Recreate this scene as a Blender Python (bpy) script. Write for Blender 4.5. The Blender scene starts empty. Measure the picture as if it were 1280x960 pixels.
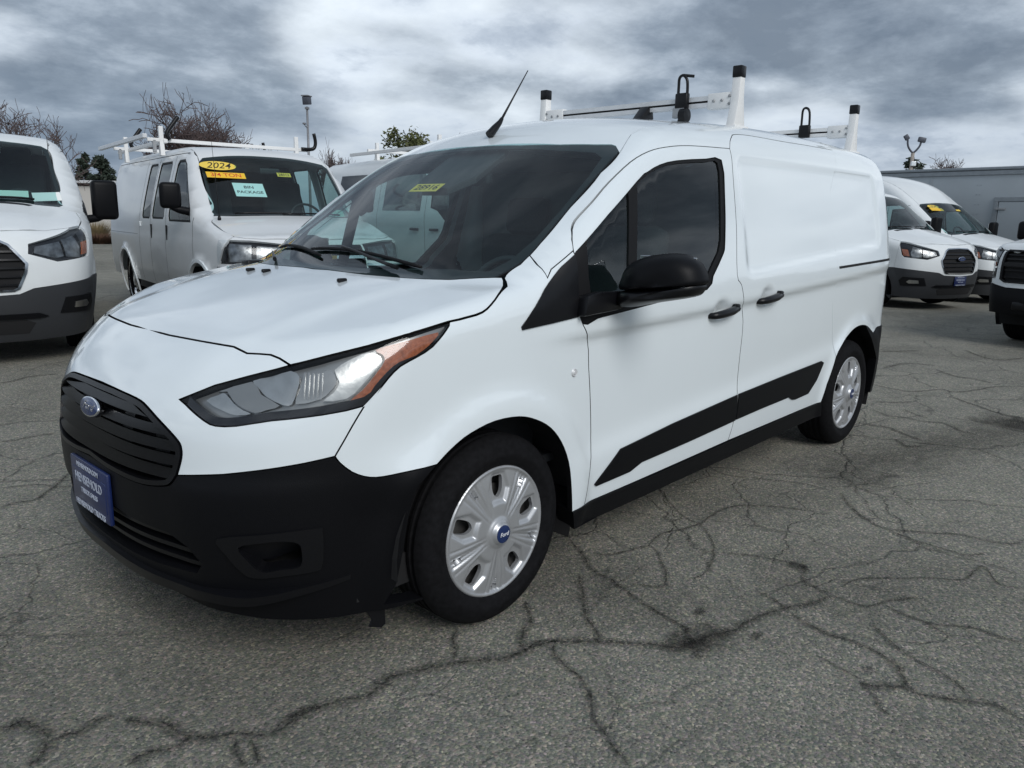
import bpy, bmesh, math, random
import numpy as np
from mathutils import Vector, Matrix
from mathutils.geometry import delaunay_2d_cdt

SC = bpy.context.scene
COL = SC.collection
random.seed(7)

# ------------------------------------------------------------------ camera
CAMLOC = (1.71398, 2.53945, 1.33004)
YAW, PITCH, ROLL, FPX = -2.38990766, -.21185708, .01875801, 966.085
cd = bpy.data.cameras.new('camera')
cam = bpy.data.objects.new('camera', cd)
COL.objects.link(cam)
_f = Vector((math.cos(PITCH)*math.cos(YAW), math.cos(PITCH)*math.sin(YAW), math.sin(PITCH)))
_r = _f.cross(Vector((0, 0, 1))).normalized()
_u = _r.cross(_f)
_r2 = _r*math.cos(ROLL) + _u*math.sin(ROLL)
_u2 = -_r*math.sin(ROLL) + _u*math.cos(ROLL)
cam.matrix_world = Matrix(((_r2.x, _u2.x, -_f.x, CAMLOC[0]), (_r2.y, _u2.y, -_f.y, CAMLOC[1]), (_r2.z, _u2.z, -_f.z, CAMLOC[2]), (0, 0, 0, 1)))
cd.sensor_width = 36
cd.lens = FPX/1280*36
cd.clip_start = .05
cd.clip_end = 3000
SC.camera = cam

# ------------------------------------------------------------------ light
SUN_AZ, SUN_EL = math.radians(73), math.radians(37)
sd = bpy.data.lights.new('sun', 'SUN')
sd.energy = 1.5
sd.angle = math.radians(30)
sd.color = (1.0, .99, .97)
sun = bpy.data.objects.new('sun', sd)
COL.objects.link(sun)
_sdir = Vector((math.cos(SUN_EL)*math.cos(SUN_AZ), math.cos(SUN_EL)*math.sin(SUN_AZ), math.sin(SUN_EL)))
sun.rotation_euler = _sdir.to_track_quat('Z', 'Y').to_euler()
sun.location = _sdir*60

SC.view_settings.view_transform = 'Standard'
SC.view_settings.look = 'None'
SC.view_settings.exposure = .38
SC.view_settings.gamma = 1
SC.cycles.max_bounces = 8
SC.cycles.transparent_max_bounces = 16
SC.cycles.use_denoising = True

# ------------------------------------------------------------------ sky: grey broken cloud over a pale blue Nishita sky
W = bpy.data.worlds.new('World')
SC.world = W
W.use_nodes = True
nt = W.node_tree
for n in list(nt.nodes):
    nt.nodes.remove(n)
def wn(t, **k):
    n = nt.nodes.new(t)
    for a, v in k.items():
        setattr(n, a, v)
    return n
def wl(a, b):
    nt.links.new(a, b)
out = wn('ShaderNodeOutputWorld')
sky = wn('ShaderNodeTexSky', sky_type='NISHITA', sun_disc=False, sun_elevation=SUN_EL, sun_rotation=math.pi/2 - SUN_AZ)
bg_sky = wn('ShaderNodeBackground')
bg_sky.inputs['Strength'].default_value = .07
wl(sky.outputs[0], bg_sky.inputs['Color'])
tc_ = wn('ShaderNodeTexCoord')
sep = wn('ShaderNodeSeparateXYZ')
wl(tc_.outputs['Generated'], sep.inputs[0])
def wm(op, a, b=None, c=None, clamp=False):
    n = wn('ShaderNodeMath', operation=op, use_clamp=clamp)
    for i, v in enumerate((a, b, c)):
        if v is None: continue
        if isinstance(v, (int, float)): n.inputs[i].default_value = v
        else: wl(v, n.inputs[i])
    return n.outputs[0]
zc = wm('MAXIMUM', sep.outputs['Z'], 0.0)
den = wm('ADD', zc, .24)
comb = wn('ShaderNodeCombineXYZ')
wl(wm('DIVIDE', sep.outputs['X'], den), comb.inputs[0])
wl(wm('DIVIDE', sep.outputs['Y'], den), comb.inputs[1])
def noise(scale, detail, rough, off, dist=0.0, lac=2.0):
    mp = wn('ShaderNodeMapping')
    mp.inputs['Location'].default_value = off
    mp.inputs['Scale'].default_value = (1, 1, 1)
    wl(comb.outputs[0], mp.inputs[0])
    n = wn('ShaderNodeTexNoise')
    n.inputs['Scale'].default_value = scale
    n.inputs['Detail'].default_value = detail
    n.inputs['Roughness'].default_value = rough
    n.inputs['Distortion'].default_value = dist
    wl(mp.outputs[0], n.inputs['Vector'])
    return n.outputs[0]
big = noise(.9, 2, .45, (.501, .437, 0), .0)
med = noise(1.5, 9, .60, (22.668, 7.487, 0), .12)
bil = noise(3.1, 8, .62, (5.3, 1.1, 2), .10)
def ramp_(f, stops):
    r = wn('ShaderNodeValToRGB'); e = r.color_ramp.elements
    e[0].position, e[0].color = stops[0][0], (*stops[0][1], 1); e[1].position, e[1].color = stops[-1][0], (*stops[-1][1], 1)
    for p_, c_ in stops[1:-1]: q = e.new(p_); q.color = (*c_, 1)
    wl(f, r.inputs[0]); return r.outputs[0]
def mixc_(f, a, b):
    m = wn('ShaderNodeMix', data_type='RGBA')
    if isinstance(f, float): m.inputs['Factor'].default_value = f
    else: wl(f, m.inputs['Factor'])
    for k, v in (('A', a), ('B', b)):
        if isinstance(v, tuple): m.inputs[k].default_value = (*v, 1)
        else: wl(v, m.inputs[k])
    return m.outputs['Result']
# heaped pale cloud
puff = ramp_(wm('ADD', wm('MULTIPLY', med, .64), wm('MULTIPLY', bil, .36)), [(.35, (0.279, 0.330, 0.407)), (.42, (0.428, 0.488, 0.567)), (.48, (0.614, 0.680, 0.757)), (.55, (.70, .765, .825)), (.64, (.82, .89, .945))])
# sheets of darker cloud drifting in front
dk = wm('ADD', wm('MULTIPLY', big, .80), wm('MULTIPLY', med, -.22))
dkm = wn('ShaderNodeMapRange', interpolation_type='SMOOTHSTEP'); dkm.inputs['From Min'].default_value = .215; dkm.inputs['From Max'].default_value = .315; dkm.inputs['To Min'].default_value = .92; dkm.inputs['To Max'].default_value = 0
wl(dk, dkm.inputs[0])
darkc = ramp_(bil, [(.38, (.115, .150, .200)), (.52, (.185, .230, .290)), (.64, (.30, .355, .425))])
# the deck thickens overhead
up_ = wn('ShaderNodeMapRange', interpolation_type='SMOOTHSTEP'); up_.inputs['From Min'].default_value = .20; up_.inputs['From Max'].default_value = .50; up_.inputs['To Max'].default_value = .80
wl(sep.outputs['Z'], up_.inputs[0])
cloud = mixc_(wm('MAXIMUM', dkm.outputs[0], up_.outputs[0]), puff, darkc)
# far cloud base is darker and bluer low down, as seen through more air
low = wn('ShaderNodeMapRange'); low.inputs['From Min'].default_value = .0; low.inputs['From Max'].default_value = .155
wl(sep.outputs['Z'], low.inputs[0])
mx = wn('ShaderNodeMix', data_type='RGBA')
wl(low.outputs[0], mx.inputs['Factor'])
lowc = wn('ShaderNodeMix', data_type='RGBA')
lowc.inputs['Factor'].default_value = .80
wl(cloud, lowc.inputs['A']); lowc.inputs['B'].default_value = (.125, .175, .26, 1)
wl(lowc.outputs['Result'], mx.inputs['A']); wl(cloud, mx.inputs['B'])
bg_cl = wn('ShaderNodeBackground')
bg_cl.inputs['Strength'].default_value = 1.0
wl(mx.outputs['Result'], bg_cl.inputs['Color'])
ms = wn('ShaderNodeMixShader')
ms.inputs[0].default_value = .93
wl(bg_sky.outputs[0], ms.inputs[1]); wl(bg_cl.outputs[0], ms.inputs[2])
wl(ms.outputs[0], out.inputs['Surface'])

# ------------------------------------------------------------------ materials
MATS = {}
def mat(name, col, rough=.5, metal=0., coat=0., spec=.5, **kw):
    if name in MATS: return MATS[name]
    m = bpy.data.materials.new(name); m.use_nodes = True
    b = m.node_tree.nodes['Principled BSDF']
    b.inputs['Base Color'].default_value = (*col, 1)
    b.inputs['Roughness'].default_value = rough
    b.inputs['Metallic'].default_value = metal
    b.inputs['Coat Weight'].default_value = coat
    b.inputs['Coat Roughness'].default_value = .04
    b.inputs['Specular IOR Level'].default_value = spec
    MATS[name] = m
    g = kw.get('grain')
    if g:      # (scale, colour amount, bump strength)
        N = m.node_tree.nodes; L = m.node_tree.links
        tcx = N.new('ShaderNodeTexCoord'); nz = N.new('ShaderNodeTexNoise')
        nz.inputs['Scale'].default_value = g[0]; nz.inputs['Detail'].default_value = 4
        L.new(tcx.outputs['Object'], nz.inputs['Vector'])
        if g[1]:
            r = N.new('ShaderNodeValToRGB')
            r.color_ramp.elements[0].position = .3; r.color_ramp.elements[1].position = .7
            r.color_ramp.elements[0].color = (*[max(0, c*(1-g[1])) for c in col], 1)
            r.color_ramp.elements[1].color = (*[min(1, c*(1+g[1])) for c in col], 1)
            L.new(nz.outputs[0], r.inputs[0]); L.new(r.outputs[0], b.inputs['Base Color'])
        if len(g) > 2 and g[2]:
            bp = N.new('ShaderNodeBump'); bp.inputs['Strength'].default_value = g[2]; bp.inputs['Distance'].default_value = .002
            L.new(nz.outputs[0], bp.inputs['Height']); L.new(bp.outputs[0], b.inputs['Normal'])
        if len(g) > 3:
            r2 = N.new('ShaderNodeMapRange'); r2.inputs['To Min'].default_value = rough-g[3]; r2.inputs['To Max'].default_value = rough+g[3]
            L.new(nz.outputs[0], r2.inputs[0]); L.new(r2.outputs[0], b.inputs['Roughness'])
    return m
def glass(name, tint, ior=1.5, rough=0.0):
    if name in MATS: return MATS[name]
    m = bpy.data.materials.new(name); m.use_nodes = True
    N = m.node_tree.nodes; L = m.node_tree.links
    for n in list(N): N.remove(n)
    o = N.new('ShaderNodeOutputMaterial'); mxs = N.new('ShaderNodeMixShader'); t = N.new('ShaderNodeBsdfTransparent'); g = N.new('ShaderNodeBsdfGlossy'); fr = N.new('ShaderNodeFresnel')
    t.inputs[0].default_value = (*tint, 1); g.inputs['Roughness'].default_value = rough; fr.inputs['IOR'].default_value = ior
    ge = N.new('ShaderNodeNewGeometry'); io = N.new('ShaderNodeMapRange'); io.inputs['To Min'].default_value = ior; io.inputs['To Max'].default_value = 1/ior
    L.new(ge.outputs['Backfacing'], io.inputs[0]); L.new(io.outputs[0], fr.inputs['IOR'])
    L.new(fr.outputs[0], mxs.inputs[0]); L.new(t.outputs[0], mxs.inputs[1]); L.new(g.outputs[0], mxs.inputs[2]); L.new(mxs.outputs[0], o.inputs[0])
    MATS[name] = m
    return m
PAINT = mat('white_paint', (.765, .825, .855), .25, 0, 1., grain=(2.5, .012))
PAINT2 = mat('white_paint_dusty', (.73, .76, .77), .36, 0, .45, grain=(3, .03))
PAINT3 = mat('silver_white_paint', (.68, .70, .71), .34, 0, .5, grain=(3, .03))
BLACKP = mat('black_plastic', (.0040, .0042, .0054), .44, spec=.15, grain=(420, .15, .25))
BLACKS = mat('black_satin_plastic', (.0045, .0047, .0060), .34, spec=.30, grain=(300, .1, .15))
DARKIN = mat('dark_void', (.008, .008, .009), .9)
RUBBER = mat('rubber_seal_and_seam_shade', (.007, .007, .008), .6, spec=.2)  # real seals, and panel rims where it also paints in the seam shade
TYRE = mat('tyre_rubber', (.0075, .0075, .0085), .8, spec=.10, grain=(60, .3, .3))
SILVER = mat('silver_wheel_paint', (.45, .46, .475), .34, .55, .2, grain=(30, .03))
CHROME = mat('chrome', (.75, .76, .78), .12, 1)
DISC = mat('dull_steel', (.20, .195, .19), .5, .8, grain=(40, .2))
ALU = mat('mill_aluminium', (.66, .67, .68), .42, .25, grain=(30, .06))
RACKW = mat('white_powder_coat', (.78, .78, .77), .42, grain=(60, .02))
BLUE = mat('emblem_blue', (.012, .030, .11), .18, .1, .5)
PLATEB = mat('plate_blue', (.008, .018, .085), .35, 0, .3, grain=(30, .06))
WHITEP = mat('white_print', (.78, .80, .82), .5)
PAPER = mat('white_paper', (.80, .82, .80), .8)
PLATEW = mat('plate_print', (.42, .46, .55), .5)
YELLOW = mat('yellow_sticker', (.80, .58, .09), .55)
YELLOW2 = mat('orange_yellow_sticker', (.82, .50, .03), .55)
REDP = mat('red_print', (.55, .05, .02), .5)
BLACKINK = mat('black_print', (.008, .008, .010), .6)
AMBER = mat('amber_lens', (.33, .10, .045), .24, 0, .4, grain=(90, .25))
ORANGE = mat('orange_lens', (.70, .16, .02), .2, 0, .5)
REFL = mat('lamp_reflector', (.56, .55, .53), .30, 1., grain=(26, .10, .6))
REFLD = mat('smoked_reflector', (.20, .205, .21), .30, 1., grain=(18, .5, .8))
BEZEL = mat('lamp_bezel', (.010, .011, .015), .3, .2)
BEZELG = mat('lamp_bezel_grey', (.33, .33, .325), .32, .75)
FROST = mat('fluted_glass', (.38, .38, .375), .2, .6)
WINDG = glass('windscreen_glass', (.70, .87, .86), 1.56)
DOORG = glass('door_glass', (.60, .735, .715), 1.66)
LENSG = glass('clear_lens', (.93, .95, .96), 1.46)
SEAT = mat('grey_seat_cloth', (.018, .020, .024), .9, grain=(150, .3, .2))
DASH = mat('dash_plastic', (.018, .020, .023), .6, grain=(200, .1, .1))
LINER = mat('interior_lining', (.12, .135, .14), .85)
GALV = mat('galvanised_steel', (.34, .35, .36), .5, .6, grain=(20, .12))

# ------------------------------------------------------------------ mesh kit
def props(o, label=None, cat=None, group=None, kind=None):
    if label: o['label'] = label
    if cat: o['category'] = cat
    if group: o['group'] = group
    if kind: o['kind'] = kind
    return o
def empty(name, loc=(0, 0, 0), rz=0., **k):
    o = bpy.data.objects.new(name, None); COL.objects.link(o)
    o.location = loc; o.rotation_euler = (0, 0, rz); o.empty_display_size = .2
    return props(o, **k)
def link(name, me, parent=None):
    o = bpy.data.objects.new(name, me); COL.objects.link(o)
    if parent is not None: o.parent = parent
    return o
def mesh(name, V, Fs, m, parent=None, smooth=False, idx=None):
    me = bpy.data.meshes.new(name)
    me.from_pydata([tuple(map(float, v)) for v in V], [], [tuple(map(int, f)) for f in Fs])
    for x in (m if isinstance(m, (list, tuple)) else [m]): me.materials.append(x)
    if smooth: me.polygons.foreach_set('use_smooth', [True]*len(me.polygons))
    if idx is not None: me.polygons.foreach_set('material_index', idx)
    me.update()
    return link(name, me, parent)
class MB:
    """collects simple solids and links them as one mesh object"""
    def __init__(s): s.bm = bmesh.new()
    def box(s, c, size, rot=None, bevel=0., seg=2):
        b = bmesh.new(); bmesh.ops.create_cube(b, size=1)
        for v in b.verts: v.co = Vector((v.co.x*size[0], v.co.y*size[1], v.co.z*size[2]))
        if bevel: bmesh.ops.bevel(b, geom=b.edges[:], offset=bevel, segments=seg, affect='EDGES', profile=.5)
        M = Matrix.Translation(c)
        if rot is not None: M = M @ rot.to_4x4()
        b.transform(M); s._add(b); return s
    def _add(s, b):
        me = bpy.data.meshes.new('tmp'); b.to_mesh(me); b.free(); s.bm.from_mesh(me); bpy.data.meshes.remove(me)
    def tube(s, pts, r, n=8, cap=True):
        pts = [Vector(p) for p in pts]; rs = r if isinstance(r, (list, tuple)) else [r]*len(pts)
        b = bmesh.new(); rings = []; up = None
        for i, p in enumerate(pts):
            t = (pts[min(i+1, len(pts)-1)]-pts[max(i-1, 0)]).normalized()
            if up is None:
                up = Vector((0, 0, 1)) if abs(t.z) < .9 else Vector((1, 0, 0))
            a = t.cross(up).normalized(); up = a.cross(t).normalized()
            rings.append([b.verts.new(p + (a*math.cos(2*math.pi*k/n) + up*math.sin(2*math.pi*k/n))*rs[i]) for k in range(n)])
        for i in range(len(rings)-1):
            for k in range(n):
                f = b.faces.new((rings[i][k], rings[i][(k+1) % n], rings[i+1][(k+1) % n], rings[i+1][k])); f.smooth = True
        if cap:
            b.faces.new(rings[0][::-1]); b.faces.new(rings[-1])
        bmesh.ops.recalc_face_normals(b, faces=b.faces[:])
        s._add(b); return s
    def prism(s, poly, fn, d0, d1, bevel=0.):
        """poly: 2D points, fn(a,b,depth)->3D"""
        b = bmesh.new()
        A = [b.verts.new(fn(p[0], p[1], d0)) for p in poly]; B = [b.verts.new(fn(p[0], p[1], d1)) for p in poly]
        n = len(poly)
        b.faces.new(A); b.faces.new(B[::-1])
        for i in range(n): b.faces.new((A[i], B[i], B[(i+1) % n], A[(i+1) % n]))
        bmesh.ops.recalc_face_normals(b, faces=b.faces[:])
        if bevel: bmesh.ops.bevel(b, geom=b.edges[:], offset=bevel, segments=2, affect='EDGES', profile=.5)
        s._add(b); return s
    def lathe(s, prof, axis_o, axis='y', n=48, closed=False):
        """prof: (r, h) along axis"""
        b = bmesh.new(); R = []
        for r, h in prof:
            ring = []
            for k in range(n):
                c, sn = math.cos(2*math.pi*k/n)*r, math.sin(2*math.pi*k/n)*r
                v = {'y': (c, h, sn), 'z': (c, sn, h), 'x': (h, c, sn)}[axis]
                ring.append(b.verts.new(Vector(v)+Vector(axis_o)))
            R.append(ring)
        for i in range(len(R)-1):
            for k in range(n):
                f = b.faces.new((R[i][k], R[i][(k+1) % n], R[i+1][(k+1) % n], R[i+1][k])); f.smooth = True
        if closed:
            b.faces.new(R[0][::-1]); b.faces.new(R[-1])
        bmesh.ops.recalc_face_normals(b, faces=b.faces[:])
        s._add(b); return s
    def build(s, name, m, parent=None, smooth=None):
        me = bpy.data.meshes.new(name); s.bm.to_mesh(me); s.bm.free()
        me.materials.append(m)
        if smooth: 
            me.polygons.foreach_set('use_smooth', [True]*len(me.polygons))
            me.set_sharp_from_angle(angle=smooth)
        return link(name, me, parent)
def text(name, s, size, m, parent, M, depth=.0008, shear=0., bold=0., sx=1.):
    cu = bpy.data.curves.new(name, 'FONT'); cu.body = s; cu.size = size; cu.extrude = depth; cu.align_x = 'CENTER'; cu.align_y = 'CENTER'; cu.shear = shear; cu.offset = bold; cu.resolution_u = 4
    to = bpy.data.objects.new('tmp', cu); COL.objects.link(to)
    bpy.context.view_layer.update()
    me = bpy.data.meshes.new_from_object(to.evaluated_get(bpy.context.evaluated_depsgraph_get()))
    bpy.data.objects.remove(to); bpy.data.curves.remove(cu)
    me.name = name; me.materials.clear(); me.materials.append(m)
    me.transform(Matrix.Diagonal((sx, 1, 1, 1)))
    me.transform(M)
    return link(name, me, parent)
def frame(o, xa, ya):
    """matrix with local x along xa, y along ya, z the outward normal"""
    xa = Vector(xa).normalized(); za = xa.cross(Vector(ya)).normalized(); ya = za.cross(xa)
    return Matrix(((xa.x, ya.x, za.x, o[0]), (xa.y, ya.y, za.y, o[1]), (xa.z, ya.z, za.z, o[2]), (0, 0, 0, 1)))
def dup(o, parent=None):
    c = o.copy(); COL.objects.link(c)
    if parent is not None: c.parent = parent
    for ch in list(o.children): dup(ch, c)
    return c

# ------------------------------------------------------------------ smooth body shells: an implicit hull, panels cut in 2D and laid on it
class Sp:
    def __init__(s, x, y):
        x = np.array(x, float); y = np.array(y, float); o = np.argsort(x); x, y = x[o], y[o]
        n = len(x); h = np.diff(x); A = np.zeros((n, n)); b = np.zeros(n); A[0, 0] = A[-1, -1] = 1
        for i in range(1, n-1):
            A[i, i-1] = h[i-1]; A[i, i] = 2*(h[i-1]+h[i]); A[i, i+1] = h[i]; b[i] = 6*((y[i+1]-y[i])/h[i]-(y[i]-y[i-1])/h[i-1])
        s.m = np.linalg.solve(A, b); s.x, s.y, s.h = x, y, h
    def __call__(s, q):
        q = np.asarray(q, float); i = np.clip(np.searchsorted(s.x, q)-1, 0, len(s.h)-1)
        qc = np.clip(q, s.x[0], s.x[-1]); h = s.h[i]; a = (s.x[i+1]-qc)/h; b = (qc-s.x[i])/h
        v = a*s.y[i]+b*s.y[i+1]+((a**3-a)*s.m[i]+(b**3-b)*s.m[i+1])*h*h/6
        s0 = (s.y[1]-s.y[0])/s.h[0]-s.h[0]*(2*s.m[0]+s.m[1])/6; s1 = (s.y[-1]-s.y[-2])/s.h[-1]+s.h[-1]*(s.m[-2]+2*s.m[-1])/6
        return v+np.where(q < s.x[0], (q-s.x[0])*s0, 0)+np.where(q > s.x[-1], (q-s.x[-1])*s1, 0)
def smax(a, b, k):
    h = np.maximum(k-np.abs(a-b), 0)/k
    return np.maximum(a, b)+h*h*k/4
def sig(t): return 1/(1+np.exp(-np.clip(t, -40, 40)))
def rbox(a, b, a0, a1, b0, b1, r):
    qa = np.abs(a-(a0+a1)/2)-(a1-a0)/2+r; qb = np.abs(b-(b0+b1)/2)-(b1-b0)/2+r
    return np.hypot(np.maximum(qa, 0), np.maximum(qb, 0))+np.minimum(np.maximum(qa, qb), 0)-r
class Hull:
    XC, RC, YO, ZO = -.1, .9, 1.7, 3.2
    def G(s, P, h=.002):
        g = np.stack([s.F(P+np.eye(3)[i]*h)-s.F(P-np.eye(3)[i]*h) for i in range(3)], 1)
        return g/np.maximum(np.linalg.norm(g, axis=1), 1e-9)[:, None]
    def hit(s, o, d, t1, n=70):
        N = len(o); lo = np.zeros(N); hi = np.full(N, np.nan); p = np.zeros(N)
        for t in np.linspace(0, t1, n)[1:]:
            v = s.F(o+t*d); m = np.isnan(hi) & (v < 0); hi[m] = t; lo[m] = p[m]; p[:] = t
        bad = np.isnan(hi)
        hi = np.where(bad, t1, hi)
        for _ in range(22):
            m = (lo+hi)/2; v = s.F(o+m[:, None]*d) < 0; hi = np.where(v, m, hi); lo = np.where(v, lo, m)
        P = o+hi[:, None]*d
        if bad.any():   # rays that pass by: take the nearest they come
            for i in np.where(bad)[0]:
                ts = np.linspace(0, t1, 120); q = o[i]+ts[:, None]*d[i]; P[i] = q[np.argmin(s.F(q))]
        return P
    def lift(s, Q, ch):
        Q = np.asarray(Q, float); n = len(Q); a, b = Q[:, 0], Q[:, 1]; z = np.zeros(n)
        if ch == 'L': return s.hit(np.stack([a, z+s.YO, b], 1), np.tile([0, -1., 0], (n, 1)), s.YO)
        if ch == 'T': return s.hit(np.stack([a, b, z+s.ZO], 1), np.tile([0, 0, -1.], (n, 1)), s.ZO)
        if ch == 'B': return s.hit(np.stack([z-9, a, b], 1), np.tile([1., 0, 0], (n, 1)), 9, 200)
        if ch == 'N': return s.hit(np.stack([z+3, a, b], 1), np.tile([-1., 0, 0], (n, 1)), 4, 160)
        th = a/s.RC; d = np.stack([-np.cos(th), -np.sin(th), z], 1)
        return s.hit(np.stack([s.XC-2.2*d[:, 0], -2.2*d[:, 1], b], 1), d, 2.2, 110)
    def toC(s, P): return np.stack([np.arctan2(P[:, 1], P[:, 0]-s.XC)*s.RC, P[:, 2]], 1)
def crom(p, n=4, closed=False):
    """Catmull-Rom through points"""
    p = np.asarray(p, float); m = len(p); out_ = []
    g = (lambda i: p[i % m]) if closed else (lambda i: p[min(max(i, 0), m-1)])
    for i in range(m if closed else m-1):
        a, b, c, d = g(i-1), g(i), g(i+1), g(i+2)
        for k in range(n):
            t = k/n
            out_.append(.5*((2*b)+(c-a)*t+(2*a-5*b+4*c-d)*t*t+(3*b-a-3*c+d)*t**3))
    if not closed: out_.append(p[-1])
    return np.array(out_)
def area2(p): return .5*np.sum(p[:, 0]*np.roll(p[:, 1], -1)-np.roll(p[:, 0], -1)*p[:, 1])
def clean(p, e=.0015):
    o = [p[0]]
    for q in p[1:]:
        if np.hypot(*(q-o[-1])) > e: o.append(q)
    if np.hypot(*(o[0]-o[-1])) < e: o.pop()
    return np.array(o)
def inset(p, g):
    p = clean(np.asarray(p, float))
    if area2(p) < 0: p = p[::-1]
    a = np.roll(p, 1, 0); c = np.roll(p, -1, 0)
    e1 = p-a; e2 = c-p; e1 /= np.hypot(*e1.T)[:, None]; e2 /= np.hypot(*e2.T)[:, None]
    n1 = np.stack([-e1[:, 1], e1[:, 0]], 1); n2 = np.stack([-e2[:, 1], e2[:, 0]], 1)
    b = n1+n2; L = np.maximum(np.sum(b*b, 1), .5)
    return p+2*g*b/L[:, None]
def dens(p, r):
    o = []
    for i in range(len(p)):
        a, b = p[i], p[(i+1) % len(p)]; k = max(1, int(math.ceil(np.hypot(*(b-a))/r)))
        for j in range(k): o.append(a+(b-a)*j/k)
    return np.array(o)
def inpoly(q, p):
    x, y = q[:, 0], q[:, 1]; r = np.zeros(len(q), bool)
    for i in range(len(p)):
        a, b = p[i-1], p[i]; c = (a[1] > y) != (b[1] > y)
        r ^= c & (x < (b[0]-a[0])*(y-a[1])/((b[1]-a[1]) or 1e-12)+a[0])
    return r
def dseg(q, p):
    d = np.full(len(q), 9.)
    for i in range(len(p)):
        a, b = p[i-1], p[i]; e = b-a; t = np.clip(((q-a)@e)/max(e@e, 1e-12), 0, 1)
        d = np.minimum(d, np.hypot(*(q-a-t[:, None]*e).T))
    return d
def cut(loops, res):
    """constrained triangulation of a polygon with holes, with evenly spread inner points"""
    loops = [dens(clean(l), res*.6) for l in loops]
    A = np.concatenate(loops); lo, hi = A.min(0), A.max(0)
    gx, gy = np.meshgrid(np.arange(lo[0], hi[0], res), np.arange(lo[1], hi[1], res*.87))
    gx = gx+(np.arange(gx.shape[0]) % 2)[:, None]*res/2
    q = np.stack([gx.ravel(), gy.ravel()], 1)
    ok = inpoly(q, loops[0])
    for l in loops[1:]: ok &= ~inpoly(q, l)
    q = q[ok]
    if len(q):
        d = np.full(len(q), 9.)
        for l in loops: d = np.minimum(d, dseg(q, l))
        q = q[d > res*.35]
    E = []; k = 0
    for l in loops:
        n = len(l); E += [(k+i, k+(i+1) % n) for i in range(n)]; k += n
    V = np.concatenate([A, q]) if len(q) else A
    vs, es, fs, ov, oe, of = delaunay_2d_cdt([Vector(v) for v in V], E, [], 0, 1e-6)
    V2 = np.array([(v.x, v.y) for v in vs]); T = np.array([f for f in fs if len(f) == 3])
    cen = V2[T].mean(1); ok = inpoly(cen, loops[0])
    for l in loops[1:]: ok &= ~inpoly(cen, l)
    T = T[ok]
    t = V2[T]; ar = (t[:, 1, 0]-t[:, 0, 0])*(t[:, 2, 1]-t[:, 0, 1])-(t[:, 2, 0]-t[:, 0, 0])*(t[:, 1, 1]-t[:, 0, 1])
    T[ar < 0] = T[ar < 0][:, ::-1]
    return V2, T
def shell(name, P, N, T, m, parent, depth, rim_mat=None, mirror=False):
    """skin with a rim turned in along the normals, analytic shading normals"""
    # orient the faces outward
    fn = np.cross(P[T[:, 1]]-P[T[:, 0]], P[T[:, 2]]-P[T[:, 0]])
    if np.sum(fn*N[T[:, 0]]) < 0: T = T[:, ::-1]
    ed = {}
    for t in T:
        for i in range(3):
            a, b = int(t[i]), int(t[(i+1) % 3]); ed[(a, b)] = 1
    bd = [(a, b) for (a, b) in ed if (b, a) not in ed]
    n = len(P); V = P; VN = N; F = [tuple(t) for t in T]
    if depth and bd:
        ids = sorted({a for e in bd for a in e}); k = {v: i for i, v in enumerate(ids)}
        top = P[ids]; bot = P[ids]-N[ids]*depth
        V = np.concatenate([P, top, bot])
        F += [(n+k[b], n+k[a], n+len(ids)+k[a], n+len(ids)+k[b]) for a, b in bd]
    def mk(V, F, NN, nm):
        me = bpy.data.meshes.new(nm)
        me.from_pydata([tuple(v) for v in V.tolist()], [], F)
        me.materials.append(m)
        if rim_mat is not None: me.materials.append(rim_mat)
        nf = len(T)
        me.polygons.foreach_set('use_smooth', [True]*nf+[False]*(len(F)-nf))
        if rim_mat is not None: me.polygons.foreach_set('material_index', [0]*nf+[1]*(len(F)-nf))
        me.update()
        cn = []
        for p in me.polygons:
            if p.index < nf: cn += [tuple(NN[v]) for v in p.vertices]
            else: cn += [tuple(p.normal)]*len(p.vertices)
        me.normals_split_custom_set(cn)
        return me
    o = [link(name, mk(V, F, N, name), parent)]
    if mirror:
        S = np.array([1, -1, 1.])
        o.append(link(name, mk(V*S, [f[::-1] for f in F], N*S, name), parent))
    return o
def panel(hull, name, loops, ch, m, parent, res=.035, off=0., depth=.025, gap=.002, mirror=False, rim=None, bump=None):
    if not isinstance(loops, list) or np.ndim(loops[0]) == 1: loops = [np.asarray(loops, float)]
    L = [inset(loops[0], gap)]+[inset(l, -gap if gap > 0 else 0) for l in loops[1:]]
    V, T = cut(L, res)
    P = hull.lift(V, ch); N = hull.G(P)
    o_ = off if bump is None else off+bump(V)
    P = P+N*(o_ if np.isscalar(o_) else o_[:, None])
    return shell(name, P, N, T, m, parent, depth, rim, mirror)
def mir(h):
    """half outline (y>0 side first to last) closed with its mirror image about y = 0"""
    h = np.asarray(h, float); return np.concatenate([h, (h*[-1, 1])[::-1]])
def mirT(h):
    h = np.asarray(h, float); return np.concatenate([h, (h*[1, -1])[::-1]])

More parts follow.
